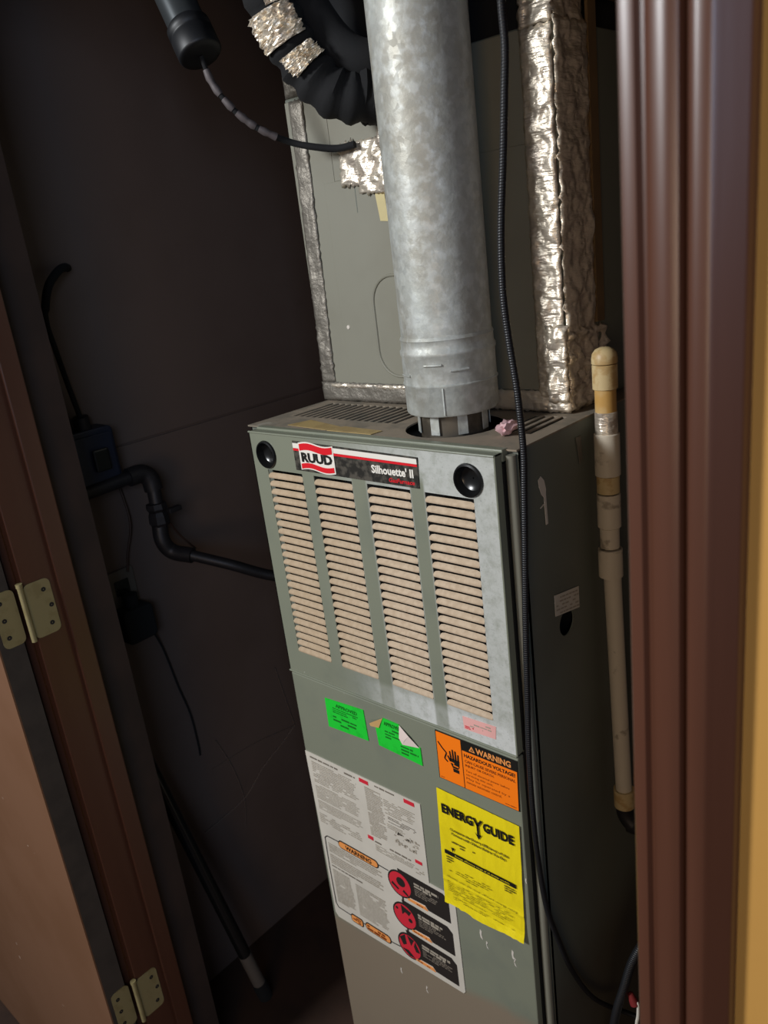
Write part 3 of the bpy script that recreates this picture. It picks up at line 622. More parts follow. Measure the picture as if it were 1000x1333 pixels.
# three black panels with red discs
def disc(cx, cz, r, n=28): return [(cx + r * math.cos(2 * math.pi * i / n), cz + r * math.sin(2 * math.pi * i / n)) for i in range(n)]
for k, (zt, zb) in enumerate(((-0.3150, -0.3685), (-0.3800, -0.4350), (-0.4450, -0.4985))):
    x1 = 0.2945 + 0.001 * k
    pts = [(0.190, zt + 0.001), (x1 - 0.010, zt), (x1, zt - 0.009), (x1, zb), (0.249, zb), (0.243, zb + 0.007), (0.200, zb + 0.004)]
    flat('black_panel', 'label_black', w2, pts, -0.0004, Y - 0.0002)
    cz = (zt + zb) / 2 - 0.0035 - 0.001 * k; cx = 0.192 + 0.0015 * k
    flat('disc_rim', 'label_black', w2, disc(cx, cz, 0.0265), -0.0004, Y - 0.0005)
    flat('red_disc', 'red', w2, disc(cx, cz, 0.0235), -0.0004, Y - 0.0008)
    b = B(); yy = Y - 0.0011
    if k == 0:
        b.poly([(x, yy, z) for x, z in disc(cx + 0.003, cz + 0.006, 0.0095, 16)]); strip_pts = [((cx - 0.018, cz - 0.004), (cx - 0.004, cz - 0.012)), ((cx + 0.006, cz - 0.010), (cx + 0.016, cz - 0.016))]
        for p, q in strip_pts: strip(b, p, q, 0.003, 0.002)
    elif k == 1:
        b.poly([(cx - 0.006, yy, cz + 0.022), (cx + 0.016, yy, cz + 0.016), (cx + 0.010, yy, cz + 0.006), (cx + 0.002, yy, cz + 0.010), (cx - 0.005, yy, cz + 0.002)])
        b.poly([(x, yy, z) for x, z in disc(cx + 0.012, cz - 0.003, 0.0045, 10)]); b.poly([(x, yy, z) for x, z in disc(cx - 0.016, cz + 0.010, 0.003, 8)])
    else:
        b.poly([(cx - 0.021, yy, cz + 0.010), (cx - 0.008, yy, cz + 0.022), (cx - 0.006, yy, cz + 0.002), (cx - 0.014, yy, cz - 0.004)])
        b.poly([(cx - 0.003, yy, cz + 0.023), (cx + 0.012, yy, cz + 0.020), (cx + 0.004, yy, cz + 0.004)])
        b.poly([(cx + 0.014, yy, cz + 0.018), (cx + 0.023, yy, cz - 0.002), (cx + 0.014, yy, cz - 0.004), (cx + 0.010, yy, cz + 0.006)])
        b.poly([(cx - 0.018, yy, cz - 0.012), (cx - 0.002, yy, cz - 0.022), (cx + 0.010, yy, cz - 0.020), (cx - 0.004, yy, cz - 0.010)])
    for i in range(len(b.v)): b.v[i] = (b.v[i][0], yy, b.v[i][2])
    b.build('pictogram', 'label_black', w2)
    smallprint(w2, 'ink_grey', (0.224, 0.276 + 0.006 * k, zt - 0.020, zt - 0.009), 2, y=Y - 0.0005, seed=51 + k, fill=1.0, h=0.85, last=0.8)
    smallprint(w2, 'ink_dark', (0.224, 0.272 + 0.008 * k, zt - 0.036, zt - 0.021), 4, y=Y - 0.0005, seed=55 + k, fill=0.9, h=0.6)
    flat('orange_tab', 'pill', w2, [(0.206, zb + 0.002), (0.243, zb + 0.0035), (0.248, zb - 0.0020), (0.206, zb - 0.0025)], -0.0004, Y - 0.0007)
    smallprint(w2, 'ink_rust', (0.210, 0.240, zb - 0.001, zb + 0.0020), 1, y=Y - 0.0009, seed=60 + k, fill=0.7, h=0.7, last=1)
    if k < 2: B().box(cx + 0.0005, cx + 0.0035, Y - 0.0004, Y, cz - 0.042, cz - 0.020).build('link_bar', 'label_black', w2)

# ---- marks and labels on the side
X = CX1 + 0.001
pts = [(0.086, 0.202), (0.146, 0.190), (0.1475, 0.189), (0.147, 0.157), (0.0865, 0.171)]
sl = B().slab([(X, 0.086, 0.2005), (X, 0.148, 0.2005 - 0.0115), (X, 0.148, 0.1575), (X, 0.086, 0.1705)], (0.0006, 0, 0)).build('side_label', 'white_paper', fur)
sl['label'] = 'small white printed label on the side'
rr = random.Random(2); b = B()
for i in range(5):
    x = 0.089
    while x < 0.142:
        w_ = rr.uniform(0.003, 0.009)
        if rr.random() < 0.85:
            z = 0.1965 - i * 0.0055 - (x - 0.086) * 0.19; b.poly([(X + 0.0009, x, z), (X + 0.0009, x + w_, z - w_ * 0.19), (X + 0.0009, x + w_, z - w_ * 0.19 - 0.0022), (X + 0.0009, x, z - 0.0022)])
        x += w_ + 0.0015
b.build('small_print', 'ink_grey', sl)
dr_pts = [(0.0640, 0.3640), (0.0700, 0.3665), (0.0765, 0.3600), (0.0800, 0.3480), (0.0790, 0.3420), (0.0805, 0.3020), (0.0760, 0.3020), (0.0745, 0.3380), (0.0690, 0.3440), (0.0650, 0.3540)]
B().slab([(X, y_, z_) for y_, z_ in dr_pts], (0.0008, 0, 0)).build('paint_drip', 'paint_white', fur)
B().slab([(X, 0.0650, 0.3280), (X, 0.0760, 0.3310), (X, 0.0760, 0.3295), (X, 0.0660, 0.3265)], (0.0006, 0, 0)).build('paint_drip', 'paint_white', fur)
B().slab([(X, 0.158, 0.3920), (X, 0.170, 0.3920), (X, 0.172, 0.3600), (X, 0.165, 0.3550)], (0.0010, 0, 0)).build('tape_scrap', 'foil_dull', fur)
# white flecks of paint on the lower door
for cx, cz, a, s_ in ((0.352, -0.357, 1, 1.0), (0.362, -0.372, -1, 0.8), (0.409, -0.362, 1, 1.0), (0.412, -0.374, -1, 0.9), (0.443, -0.205, 1, 0.5), (0.1625, -0.555, 1, 0.7), (0.22, -0.56, -1, 0.8)):
    flat('paint_fleck', 'paint_white', fur, [(cx - 0.001 * s_, cz + 0.010 * s_), (cx + 0.002 * s_, cz + 0.007 * s_), (cx + 0.001 * a * s_, cz), (cx + 0.003 * s_, cz - 0.009 * s_), (cx - 0.001 * s_, cz - 0.006 * s_), (cx - 0.002 * s_, cz + 0.002 * s_)], 0.0012, 0.0004)
# ---- bits on the top
Z = CT + 0.0004
B().slab([(0.045, 0.040, Z), (0.135, 0.032, Z), (0.150, 0.052, Z), (0.060, 0.075, Z)], (0, 0, 0.0006)).build('tape_strip', 'mask', fur)
B().slab([(0.140, 0.030, Z), (0.225, 0.030, Z), (0.228, 0.050, Z), (0.150, 0.056, Z)], (0, 0, 0.0009)).build('tape_strip', 'mask', fur)

# ---- gas furnace flue hole rim + starter collar (belongs to the furnace)
b = B(); b.lathe((FX, FY, CT), (0, 0, 1), [(0.0455, -0.06), (0.0455, 0.045)], 48)
o = b.build('starter_collar', 'sooty_steel', fur, smooth=True)
for k in range(8):
    a = 2 * math.pi * k / 8 + 0.1
    ca, sa = math.cos(a), math.sin(a); tx, ty = -sa, ca; r0 = 0.0470; w_ = 0.0065
    p = [(FX + ca * r0 + tx * w_, FY + sa * r0 + ty * w_, CT - 0.002), (FX + ca * r0 - tx * w_, FY + sa * r0 - ty * w_, CT - 0.002), (FX + ca * r0 - tx * w_, FY + sa * r0 - ty * w_, CT + 0.034), (FX + ca * r0 + tx * w_, FY + sa * r0 + ty * w_, CT + 0.034)]
    B().slab(p, (ca * 0.0012, sa * 0.0012, 0)).build('collar_tab', 'galv', fur)

# scrap of insulation on top
b = B(); rr = random.Random(3)
me = bpy.data.meshes.new('insulation_scrap'); bm = bmesh.new(); bmesh.ops.create_icosphere(bm, subdivisions=3, radius=1)
for v in bm.verts:
    k = 1 + 0.55 * noise.noise(v.co * 2.1); v.co = Vector((v.co.x * 0.011 * k, v.co.y * 0.015 * k, v.co.z * 0.0085 * k)) + Vector((0.4115, 0.080, CT + 0.0088))
bm.to_mesh(me); bm.free()
lowest = min(v.co.z for v in me.vertices)
for v in me.vertices: v.co.z += CT + 0.0005 - lowest
tag(link('insulation_scrap', me, 'insul', None, (0.4115, 0.08, CT), smooth=True), 'small pink scrap of fluffy insulation lying on top of the furnace', 'insulation')

# =====================================================================
# FLUE PIPE
# =====================================================================
fl = thing('flue_pipe', 'mottled galvanised steel flue pipe rising from the top of the furnace', 'pipe', (FX, FY, CT))
lean = 0.004
b = B(); b.lathe((FX, FY, 0.505), (0, 0, 1), [(0.0590, 0), (0.0592, 0.25), (0.0592, 0.55), (0.0592, CEIL - 0.505)], 72); b.build('pipe_section', 'galv', fl, smooth=True)
b = B(); b.lathe((FX, FY, 0.437), (0, 0, 1), [(0.0575, 0.004), (0.0600, 0.0), (0.0612, 0.002), (0.0612, 0.036), (0.0624, 0.0375), (0.0625, 0.0395), (0.0612, 0.041), (0.0612, 0.074), (0.0626, 0.077), (0.0626, 0.081), (0.0606, 0.084), (0.0603, 0.094), (0.0612, 0.096), (0.0598, 0.099), (0.0592, 0.100)], 72)
b.build('adapter_collar', 'galv', fl, smooth=True)
# lock seams and stamped bars
a0 = math.radians(-62)
B().box(FX + 0.0612 * math.cos(a0) - 0.001, FX + 0.0612 * math.cos(a0) + 0.001, FY + 0.0612 * math.sin(a0) - 0.0012, FY + 0.0612 * math.sin(a0) + 0.002, 0.439, 0.474).build('lock_seam', 'galv', fl)
for aa, zz in ((-118, 0.489), (-72, 0.503), (-40, 0.495)):
    b = B(); pts = [(FX + 0.0618 * math.cos(math.radians(aa + t)), FY + 0.0618 * math.sin(math.radians(aa + t)), zz) for t in range(-11, 12, 2)]
    b.tube(pts, 0.0017, 8); b.build('stamped_bar', 'galv', fl, smooth=True)
b = B(); b.lathe((FX, FY, CEIL - 0.012), (0, 0, 1), [(0.060, 0), (0.10, 0.004), (0.10, 0.012)], 40); b.build('ceiling_ring', 'galv', fl, smooth=True)

# =====================================================================
# PLENUM
# =====================================================================
PX0, PX1, PY0, PY1, PZ = -0.034, 0.430, 0.200, 0.70, 0.875
pl = thing('supply_plenum', 'grey-green sheet metal plenum with foil-taped corners standing on the furnace behind the flue', 'duct', (0.2, 0.45, CT))
B().box(PX0, PX1, PY0 + 0.002, PY1, CT + 0.0005, PZ).build('duct_body', 'cabinet', pl, bevel=0.002)
B().box(PX0 + 0.002, PX1 - 0.014, PY0 + 0.010, PY1 - 0.01, PZ, CEIL).build('upper_duct', 'matt_black', pl, bevel=0.002)
B().box(0.030, PX1 - 0.003, PY0 - 0.0015, PY0 + 0.002, CT + 0.030, 0.748).build('cover_panel', 'plenum', pl, bevel=0.0008)
B().box(PX0 + 0.001, 0.052, PY0 - 0.0003, PY0 + 0.002, CT + 0.02, PZ - 0.005).build('cover_panel', 'plenum', pl, bevel=0.0008)
B().box(0.052, PX1 - 0.001, PY0 + 0.0002, PY0 + 0.002, 0.748, PZ - 0.002).build('cover_panel', 'plenum', pl, bevel=0.0008)
# embossed round-cornered loop
pts = [(x, PY0 - 0.0015, z) for x, z in rrect(0.103, 0.300, 0.456, 0.607, 0.040, 8)]; pts.append(pts[0])
B().tube(pts, 0.0024, 8, caps=False).build('embossed_loop', 'plenum', pl, smooth=True)
B().tube([(0.093, PY0 - 0.001, 0.742), (0.093, PY0 - 0.001, 0.700)], 0.0010, 6).build('scratch', 'cabinet', pl)
B().lathe((0.043, PY0 - 0.0015, 0.533), (0, -1, 0), [(0.0001, 0.0016), (0.003, 0.0012), (0.0035, 0)], 10).build('paint_fleck', 'paint_white', pl)
B().slab([(0.132, PY0 - 0.002, 0.724), (0.150, PY0 - 0.002, 0.722), (0.153, PY0 - 0.002, 0.682), (0.137, PY0 - 0.002, 0.684)], (0, -0.0008, 0)).build('tape_piece', 'beige', pl)
B().box(PX1 + 0.001, PX1 + 0.022, PY0 + 0.060, PY0 + 0.170, 0.905, 1.02).build('mounting_block', 'brown_strip', pl, bevel=0.002)
B().tube(curve([(PX1 + 0.024, 0.318, 0.93), (PX1 + 0.03, 0.322, 0.905), (PX1 + 0.028, 0.33, 0.89), (PX1 + 0.026, 0.338, 0.90)], 5), 0.0045, 10).build('hook', 'iron', pl, smooth=True)
# foil tape
F = lambda *a, **k: crumple('foil_tape', 'foil', pl, *a, **k)
F((0.388, PY0 - 0.002, CT + 0.020), (0.042, 0, 0), (0, 0, PZ - CT - 0.024), (0, -1, 0), 10, 80, 0.0042, 1, 0.004)
F((PX1, PY0 - 0.002, CT + 0.004), (0, 0.080, 0), (0, 0, 0.462), (1, 0, 0), 14, 80, 0.0050, 2, 0.008)
F((0.30, PY0 - 0.002, CT + 0.002), (0.135, 0, 0), (0, 0, 0.028), (0, -1, 0), 30, 6, 0.0030, 3, 0.003)
F((0.405, PY0 - 0.004, CT + 0.016), (0.030, 0, 0), (0, 0, 0.10), (0, -1, 0), 9, 24, 0.0070, 33, 0.006)
F((PX1 - 0.004, PY0 - 0.002, CT + 0.002), (0, 0.105, -0.008), (0, 0, 0.11), (1, 0, 0), 22, 22, 0.0120, 4, 0.010, scale=65)
F((0.385, PY0 - 0.001, PZ - 0.004), (0.046, 0, 0), (0, 0.012, 0.075), (0, -1, 0.1), 10, 16, 0.0050, 5, 0.006)
F((PX1 - 0.006, PY0 + 0.006, PZ - 0.01), (0, 0.075, 0), (-0.006, 0, 0.14), (1, 0, 0), 12, 24, 0.0060, 6, 0.008)
B().box(PX1, PX1 + 0.004, PY0 + 0.078, PY0 + 0.098, 0.52, CEIL).build('board_edge', 'brown_strip', pl)
D = lambda *a, **k: crumple('foil_tape', 'foil_dull', pl, *a, **k)
D((PX0, PY0 - 0.002, CT + 0.002), (0.34, 0, 0), (0, 0, 0.030), (0, -1, 0), 60, 6, 0.0022, 7, 0.002)
F((PX0 + 0.022, PY0 - 0.003, CT + 0.024), (0.315, 0, 0), (0, 0, 0.006), (0, -1, 0), 60, 2, 0.0024, 71, 0.003)
D((PX0, PY0 - 0.001, CT + 0.03), (0.030, 0, 0), (0.012, 0, PZ - CT - 0.035), (0, -1, 0), 8, 70, 0.0028, 8, 0.003)
D((PX0, PY0 + 0.006, PZ), (0.040, 0, 0), (0, 0, 0.30), (0, -1, 0), 8, 40, 0.004, 81, 0.004)
# foil patches under the line set
F((0.070, PY0 - 0.002, 0.737), (0.130, 0, -0.003), (0.002, 0, 0.060), (0, -1, 0), 30, 16, 0.0065, 9, 0.008, scale=65)
F((0.105, PY0 - 0.003, 0.725), (0.10, 0, -0.010), (0.002, 0, 0.026), (0, -1, 0), 24, 8, 0.0050, 10, 0.008, scale=65)
F((0.150, PY0 - 0.003, 0.780), (0.045, 0, 0), (0.0, 0, 0.075), (0, -1, 0), 12, 18, 0.0060, 12, 0.008, scale=65)

# =====================================================================
# INSULATED REFRIGERANT LINE
# =====================================================================
ln = thing('refrigerant_line', 'thick black foam-covered refrigerant line with torn foil wrap entering the plenum', 'pipe', (0.18, 0.2, 0.82))
path = curve([(0.105, 0.05, 1.16), (0.098, 0.06, 1.04), (0.100, 0.075, 0.965), (0.110, 0.09, 0.915), (0.122, 0.105, 0.880), (0.145, 0.125, 0.848), (0.170, 0.155, 0.838), (0.190, 0.1985, 0.842)], 8)
b = B(); b.tube(path, [0.031 + 0.003 * math.sin(i * 1.3) for i in range(len(path))], 24); b.build('foam_sleeve', 'matt_black', ln, smooth=True)
b = B(); b.tube(curve([(0.100, 0.10, 1.16), (0.102, 0.115, 1.02), (0.135, 0.13, 0.93), (0.175, 0.15, 0.885), (0.225, 0.1985, 0.880)], 8), 0.024, 20); b.build('foam_sleeve', 'matt_black', ln, smooth=True)
def wrap(cen, i0, i1, a0, a1, amp, seed):
    b = B(); nj = 14; ni = i1 - i0
    rows = []
    sub = [cen[i].lerp(cen[i + 1], f_) for i in range(i0, i1) for f_ in (0, 0.33, 0.66)]
    up = Vector((0, 0, 1))
    for i, p in enumerate(sub):
        t = (sub[min(i + 1, len(sub) - 1)] - sub[max(i - 1, 0)]).normalized(); side = t.cross(Vector((0, -1, 0.3))).normalized(); fwd = side.cross(t)
        for j in range(nj + 1):
            a = math.radians(a0 + (a1 - a0) * j / nj + 8 * noise.noise(Vector((i * 0.7, seed, 0))))
            r = 0.0345 + amp * (0.5 + noise.noise(Vector((i * 0.8, j * 0.9, seed))) + 0.7 * abs(noise.noise(Vector((i * 1.9, j * 1.7, seed)))))
            b.v.append(tuple(p + (fwd * math.cos(a) + side * math.sin(a)) * r))
    for i in range(len(sub) - 1):
        for j in range(nj): q = i * (nj + 1) + j; b.f.append((q, q + 1, q + nj + 2, q + nj + 1))
    o = b.build('foil_wrap', 'foil', ln); s_ = o.modifiers.new('s', 'SOLIDIFY'); s_.thickness = 0.0008; return o
wrap(path, 8, 15, -80, 40, 0.005, 1); wrap(path, 18, 25, -75, 30, 0.006, 2); wrap(path, 27, 33, -75, 5, 0.006, 3); wrap(path, 16, 18, -80, -30, 0.005, 4)
# crushed dark wrap end
b = B(); b.tube(curve([(0.160, 0.150, 0.850), (0.178, 0.178, 0.846), (0.205, 0.1985, 0.850)], 6), [0.034, 0.040, 0.037, 0.043, 0.036, 0.042, 0.038, 0.044, 0.038, 0.043, 0.036, 0.042, 0.038], 18); b.build('crushed_end', 'matt_black', ln, smooth=True)

# =====================================================================
# HANGING DARK TUBE + its wire
# =====================================================================
A = Vector((-0.024, 0.05, 0.925)); Dv = (Vector((-0.110, 0.055, 1.100)) - A).normalized()
hc = thing('capped_tube', 'glossy dark tube with a black end cap hanging at the upper left', 'tube', tuple(A))
L = (CEIL - A.z) / Dv.z
B().tube([A + Dv * 0.03, A + Dv * L], 0.0265, 28).build('tube_body', 'tube_dark', hc, smooth=True)
b = B(); b.lathe(A, Dv, [(0.001, -0.002), (0.020, -0.002), (0.0285, -0.001), (0.0305, 0.001), (0.031, 0.003), (0.031, 0.026), (0.0295, 0.028), (0.0295, 0.031), (0.031, 0.033), (0.0305, 0.042), (0.0268, 0.046)], 32); b.build('end_cap', 'cap_black', hc, smooth=True)
pth = curve([(-0.024, 0.05, 0.923), (-0.019, 0.057, 0.890), (-0.004, 0.07, 0.858), (0.008, 0.09, 0.835), (0.022, 0.11, 0.819), (0.035, 0.14, 0.805), (0.061, 0.16, 0.795), (0.087, 0.178, 0.789), (0.115, 0.186, 0.790)], 6)
wr = thing('taped_wire', 'thin dark wire with bits of grey tape curving from the hanging tube to the plenum', 'wire', (0.02, 0.1, 0.82))
b = B(); b.tube(pth, [0.0032 + 0.0018 * min(1, i / 40) for i in range(len(pth))], 10); b.build('wire_core', 'matt_black', wr, smooth=True)
for i0, i1 in ((3, 9), (10, 13), (14, 20), (21, 26)):
    b = B(); b.tube(pth[i0:i1 + 1], [0.0046 + 0.0006 * ((i * 7) % 3) for i in range(i1 - i0 + 1)], 10); b.build('tape_wrap', 'wrap', wr, smooth=True)

# =====================================================================
# BLACK CABLE down the front corner
# =====================================================================
pth = curve([(0.478, 0.02, CEIL - 0.001), (0.482, 0.02, 1.1), (0.482, 0.02, 0.92), (0.480, 0.02, 0.861), (0.481, 0.02, 0.822), (0.477, 0.02, 0.782), (0.471, 0.02, 0.727), (0.462, 0.02, 0.653), (0.459, 0.02, 0.590), (0.461, 0.022, 0.540), (0.467, 0.023, 0.480),
             (0.470, 0.023, 0.414), (0.470, 0.019, 0.363), (0.470, 0.012, 0.289), (0.469, 0.004, 0.191), (0.469, -0.002, 0.108), (0.469, -0.008, 0.021), (0.469, -0.009, -0.061), (0.469, -0.005, -0.145), (0.469, 0.008, -0.242), (0.470, 0.032, -0.325), (0.470, 0.065, -0.414), (0.473, 0.112, -0.507), (0.482, 0.165, -0.578), (0.515, 0.170, -0.575), (0.62, 0.2, -0.60), (0.80, 0.25, -0.66), (XR - 0.005, 0.27, -0.68)], 6)
b = B(); b.tube(pth, [0.0040 if p.z > 0.2 else 0.0038 for p in pth], 12)
cb = b.build('black_cable', 'cable', root=(0.478, 0.02, CEIL), smooth=True); tag(cb, 'long black cable hanging down the right front corner of the furnace', 'cable')
# second cable low on the right, and a connector
b = B(); b.tube(curve([(0.62, 0.13, -0.28), (0.57, 0.125, -0.33), (0.548, 0.108, -0.375), (0.538, 0.094, -0.425), (0.528, 0.083, -0.480), (0.52, 0.08, -0.56), (0.515, 0.08, -0.74), (0.54, 0.07, FLOOR + 0.008)], 6), 0.0065, 12)
b.tube(curve([(0.62, 0.13, -0.28), (0.72, 0.11, -0.265), (XR - 0.007, 0.09, -0.26)], 5), 0.0065, 12)
tag(b.build('black_hose', 'cable', root=(0.54, 0.07, FLOOR), smooth=True), 'thick black hose low on the right between furnace and door trim', 'hose')
wc = thing('wire_connector', 'red wire connector on a white wire at the bottom beside the door trim', 'connector', (0.552, 0.1, -0.46))
b = B(); b.lathe((0.548, 0.1, -0.448), (-0.35, 0, 0.8), [(0.001, 0.012), (0.0045, 0.010), (0.0062, 0.0), (0.007, -0.008), (0.001, -0.008)], 12); b.build('connector_cap', 'red_dull', wc, smooth=True)
b = B(); b.tube(curve([(0.549, 0.1, -0.455), (0.556, 0.1, -0.452), (0.556, 0.1, -0.475), (0.553, 0.1, -0.52), (0.56, 0.1, -0.7), (0.60, 0.12, FLOOR + 0.003)], 6), 0.0024, 8); b.build('white_wire', 'white', wc, smooth=True)

# =====================================================================
# PVC PIPE at the right rear
# =====================================================================
PXc, PYc = 0.4855, 0.194
pv = thing('condensate_pipe', 'cream plastic drain pipe with stained cap and couplings beside the furnace', 'pipe', (PXc, PYc, 0.2))
def seg(name, mat, z0, z1, r, dome=False, x=PXc):
    pr_ = [(r - 0.002, z0), (r, z0 + 0.001), (r, z1 - 0.001), (r - 0.001, z1), (0.001, z1)] if not dome else [(r - 0.002, z0), (r, z0 + 0.001), (r, z1 - 0.014), (r * 0.93, z1 - 0.008), (r * 0.7, z1 - 0.003), (r * 0.35, z1 - 0.0005), (0.001, z1)]
    return B().lathe((x, PYc, 0), (0, 0, 1), pr_, 32).build(name, mat, pv, smooth=True)
r = 0.0158
seg('dome_cap', 'pvc_stained', 0.480, 0.501, r + 0.0004, True); seg('cap_body', 'pvc_stained', 0.448, 0.4795, r); seg('glued_joint', 'pvc_glue', 0.418, 0.450, r - 0.0022)
seg('foil_band', 'foil', 0.390, 0.4195, r - 0.0014); seg('coupling', 'pvc', 0.334, 0.391, r + 0.0006); seg('coupling', 'pvc_stained', 0.310, 0.334, r - 0.0010)
seg('coupling', 'pvc', 0.262, 0.309, r - 0.0004); seg('neck', 'pvc', 0.232, 0.262, r - 0.003); seg('coupling', 'pvc', 0.190, 0.231, r + 0.0004)
b = B(); b.tube([(PXc + 0.002, PYc, 0.192), (PXc + 0.010, PYc, -0.160)], r - 0.0040, 24); b.build('drain_tube', 'pvc', pv, smooth=True)
b = B(); b.tube([(PXc + 0.010, PYc, -0.155), (PXc + 0.0105, PYc, -0.185)], r - 0.0008, 24); b.build('coupling', 'pvc_stained', pv, smooth=True)
b = B(); b.tube(curve([(PXc + 0.0105, PYc, -0.183), (PXc + 0.012, PYc, -0.200), (PXc + 0.024, PYc, -0.214), (PXc + 0.05, PYc, -0.216), (XR - 0.001, PYc, -0.216)], 5), r - 0.003, 20); b.build('elbow', 'iron', pv, smooth=True)

# =====================================================================
# LEFT WALL FITTINGS
# =====================================================================
gp = thing('gas_pipe', 'black iron gas pipe with elbow and valve running from left wall to furnace', 'pipe', (-0.33, 0.03, 0.2))
T = lambda pts, r_, name, n=5, seg_=16: B().tube(curve(pts, n), r_, seg_).build(name, 'iron', gp, smooth=True)
T([(-0.360, YF1 + 0.001, 0.296), (-0.360, -0.095, 0.299), (-0.358, -0.005, 0.303)], 0.0125, 'nipple')
T([(-0.358, -0.015, 0.303), (-0.356, 0.012, 0.303), (-0.352, 0.024, 0.290), (-0.350, 0.026, 0.268)], [0.0175] * 16, 'elbow')
T([(-0.350, 0.026, 0.27), (-0.347, 0.023, 0.235)], 0.0130, 'nipple')
b = B(); b.lathe((-0.3455, 0.021, 0.245), (0.05, -0.03, -1), [(0.001, 0), (0.019, 0.002), (0.020, 0.012), (0.016, 0.018), (0.019, 0.026), (0.020, 0.040), (0.016, 0.046), (0.001, 0.047)], 8); b.build('valve_body', 'iron', gp)
B().box(-0.330, -0.318, 0.030, 0.058, 0.222, 0.232).build('valve_handle', 'iron', gp, bevel=0.002)
T([(-0.344, 0.019, 0.205), (-0.340, 0.015, 0.172), (-0.332, 0.026, 0.146), (-0.296, 0.045, 0.137)], 0.0150, 'elbow')
T([(-0.300, 0.043, 0.138), (-0.246, 0.090, 0.110), (-0.203, 0.160, 0.066), (-0.12, 0.26, 0.03), (CX0 - 0.001, 0.33, 0.02)], 0.0105, 'supply_run')
eb = thing('junction_box', 'dark blue electrical box on the left wall with a cord on top', 'electrical box', (-0.39, -0.06, 0.36))
B().slab([(XL + 0.0005, *p) for p in rrect(-0.112, -0.022, 0.292, 0.405, 0.008)], (0.045, 0, 0)).build('box_body', 'box_blue', eb, bevel=0.003)
B().slab([(XL + 0.0455, *p) for p in rrect(-0.108, -0.028, 0.298, 0.395, 0.005)], (0.004, 0, 0)).build('box_cover', 'box_blue', eb, bevel=0.0015)
B().tube([(-0.380, -0.066, 0.404), (-0.378, -0.068, 0.428)], 0.014, 16).build('cord_clamp', 'iron', eb, smooth=True)
B().box(-0.356, -0.348, -0.075, -0.045, 0.33, 0.37).build('switch_toggle', 'gloss_black', eb, bevel=0.003)
b = B(); b.tube(curve([(XL + 0.001, -0.012, 0.676), (-0.385, -0.028, 0.677), (-0.370, -0.049, 0.672), (-0.362, -0.075, 0.651), (-0.360, -0.090, 0.619), (-0.365, -0.092, 0.590), (-0.370, -0.086, 0.549), (-0.375, -0.077, 0.488), (-0.378, -0.068, 0.428)], 6), [0.0068 if i < 26 else 0.0045 for i in range(49)], 12)
tag(b.build('flexible_conduit', 'matt_black', root=(XL, -0.012, 0.676), smooth=True), 'black flexible conduit bending out of the left wall down to the dark blue box', 'conduit')
b = B(); b.tube(curve([(XL + 0.002, -0.012, 0.288), (-0.395, -0.012, 0.210), (-0.395, -0.031, 0.154), (-0.395, -0.040, 0.118)], 6), 0.0022, 8)
tag(b.build('copper_tube', 'copper', root=(XL, -0.012, 0.288), smooth=True), 'thin dark tube dropping down the left wall from box to plug', 'tube')
b = B(); b.tube(curve([(-0.340, 0.038, 0.20), (-0.350, 0.060, 0.165), (-0.345, 0.085, 0.128)], 6), 0.0020, 8)
tag(b.build('pilot_tube', 'copper', root=(-0.34, 0.038, 0.2), smooth=True), 'short thin tube curving beside the gas valve', 'tube')
ou = thing('wall_outlet', 'grimy outlet plate on the left wall with a black plug in it', 'outlet', (XL, -0.05, 0.05))
B().slab([(XL + 0.0002, *p) for p in rrect(-0.085, -0.025, 0.010, 0.125, 0.004)], (0.005, 0, 0)).build('plate', 'outlet', ou, bevel=0.001)
B().box(XL + 0.0052, XL + 0.0075, -0.070, -0.040, 0.075, 0.105).build('socket', 'gloss_black', ou, bevel=0.001)
pg = thing('power_adapter', 'bulky black power adapter plugged into the wall outlet', 'adapter', (XL + 0.03, -0.05, 0.03))
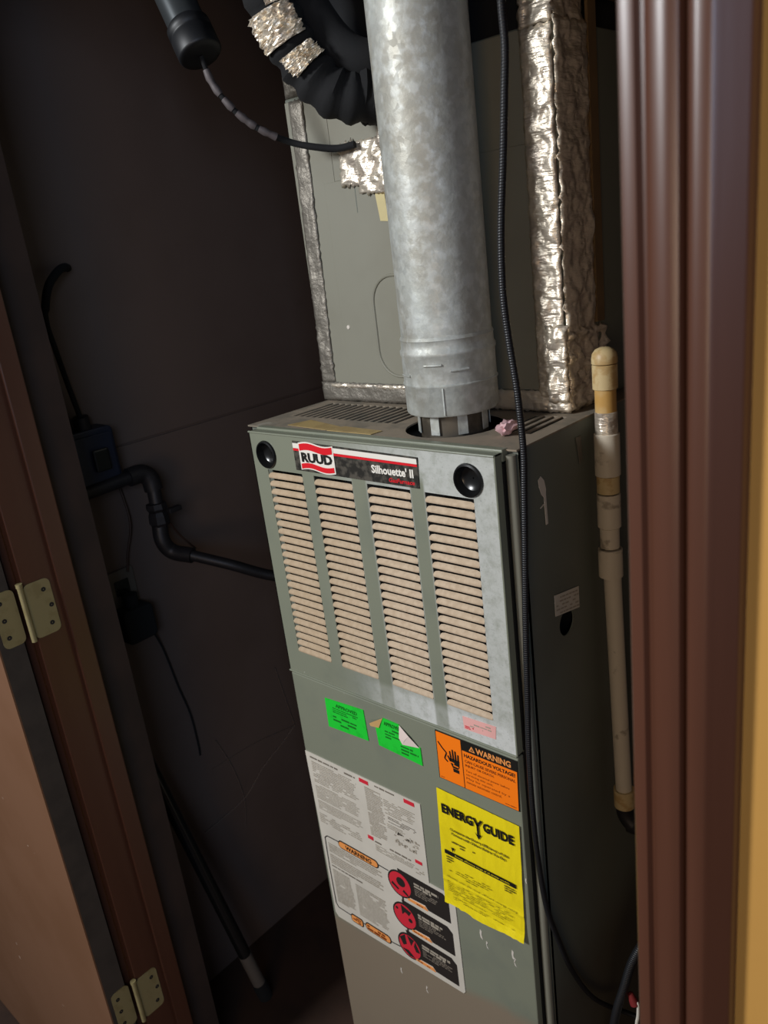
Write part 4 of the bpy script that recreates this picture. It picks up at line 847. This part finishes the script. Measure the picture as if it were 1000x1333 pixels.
B().slab([(XL + 0.0055, *p) for p in rrect(-0.086, -0.022, -0.014, 0.055, 0.010)], (0.040, 0, 0)).build('adapter_body', 'matt_black', pg, bevel=0.005)
B().tube([(XL + 0.022, -0.052, 0.052), (XL + 0.022, -0.053, 0.078)], 0.014, 16).build('strain_relief', 'matt_black', pg, smooth=True)
b = B(); b.tube(curve([(XL + 0.02, -0.022, -0.012), (XL + 0.006, 0.000, -0.075), (XL + 0.004, 0.014, -0.165), (XL + 0.004, 0.027, -0.240), (XL + 0.003, 0.030, -0.320), (XL + 0.0005, 0.030, -0.345)], 6), 0.0020, 8); b.build('adapter_cord', 'matt_black', pg, smooth=True)
# cobweb strands
wbm = B(); xw = XL + 0.001
for pts, r_ in (([(0.292, -0.421), (0.248, -0.444), (0.181, -0.472), (0.126, -0.511), (0.067, -0.524), (0.001, -0.530)], 0.0016), ([(0.074, -0.334), (0.101, -0.422), (0.114, -0.514), (0.104, -0.582)], 0.0010), ([(0.265, -0.250), (0.277, -0.328), (0.292, -0.421)], 0.0009), ([(0.05, -0.395), (0.17, -0.40), (0.290, -0.421)], 0.0006)):
    wbm.tube(curve([(xw, y_, z_) for y_, z_ in pts], 5), r_, 6)
w_ = wbm.build('cobweb', 'web', root=(XL, 0.15, -0.5)); tag(w_, 'faint dusty cobweb strands stretched across the lower left wall', 'cobweb'); w_['kind'] = 'stuff'

# leaning rod
Tp = Vector((-0.330, YF1 + 0.010, -0.10)); Bt = Vector((-0.262, -0.022, FLOOR + 0.002))
rd = thing('leaning_pole', 'black pole with a pale label leaning in the corner behind the left jamb', 'pole', tuple(Bt))
dv = (Bt - Tp).normalized(); Lr = (Bt - Tp).length
B().tube([Tp, Bt - dv * 0.02], 0.0135, 20).build('pole_shaft', 'gloss_black', rd, smooth=True)
B().tube([Bt - dv * 0.145, Bt - dv * 0.055], 0.0142, 20).build('pole_label', 'outlet', rd, smooth=True)
B().tube([Bt - dv * 0.055, Bt - dv * 0.010], [0.016, 0.016], 20).build('pole_foot', 'matt_black', rd, smooth=True)
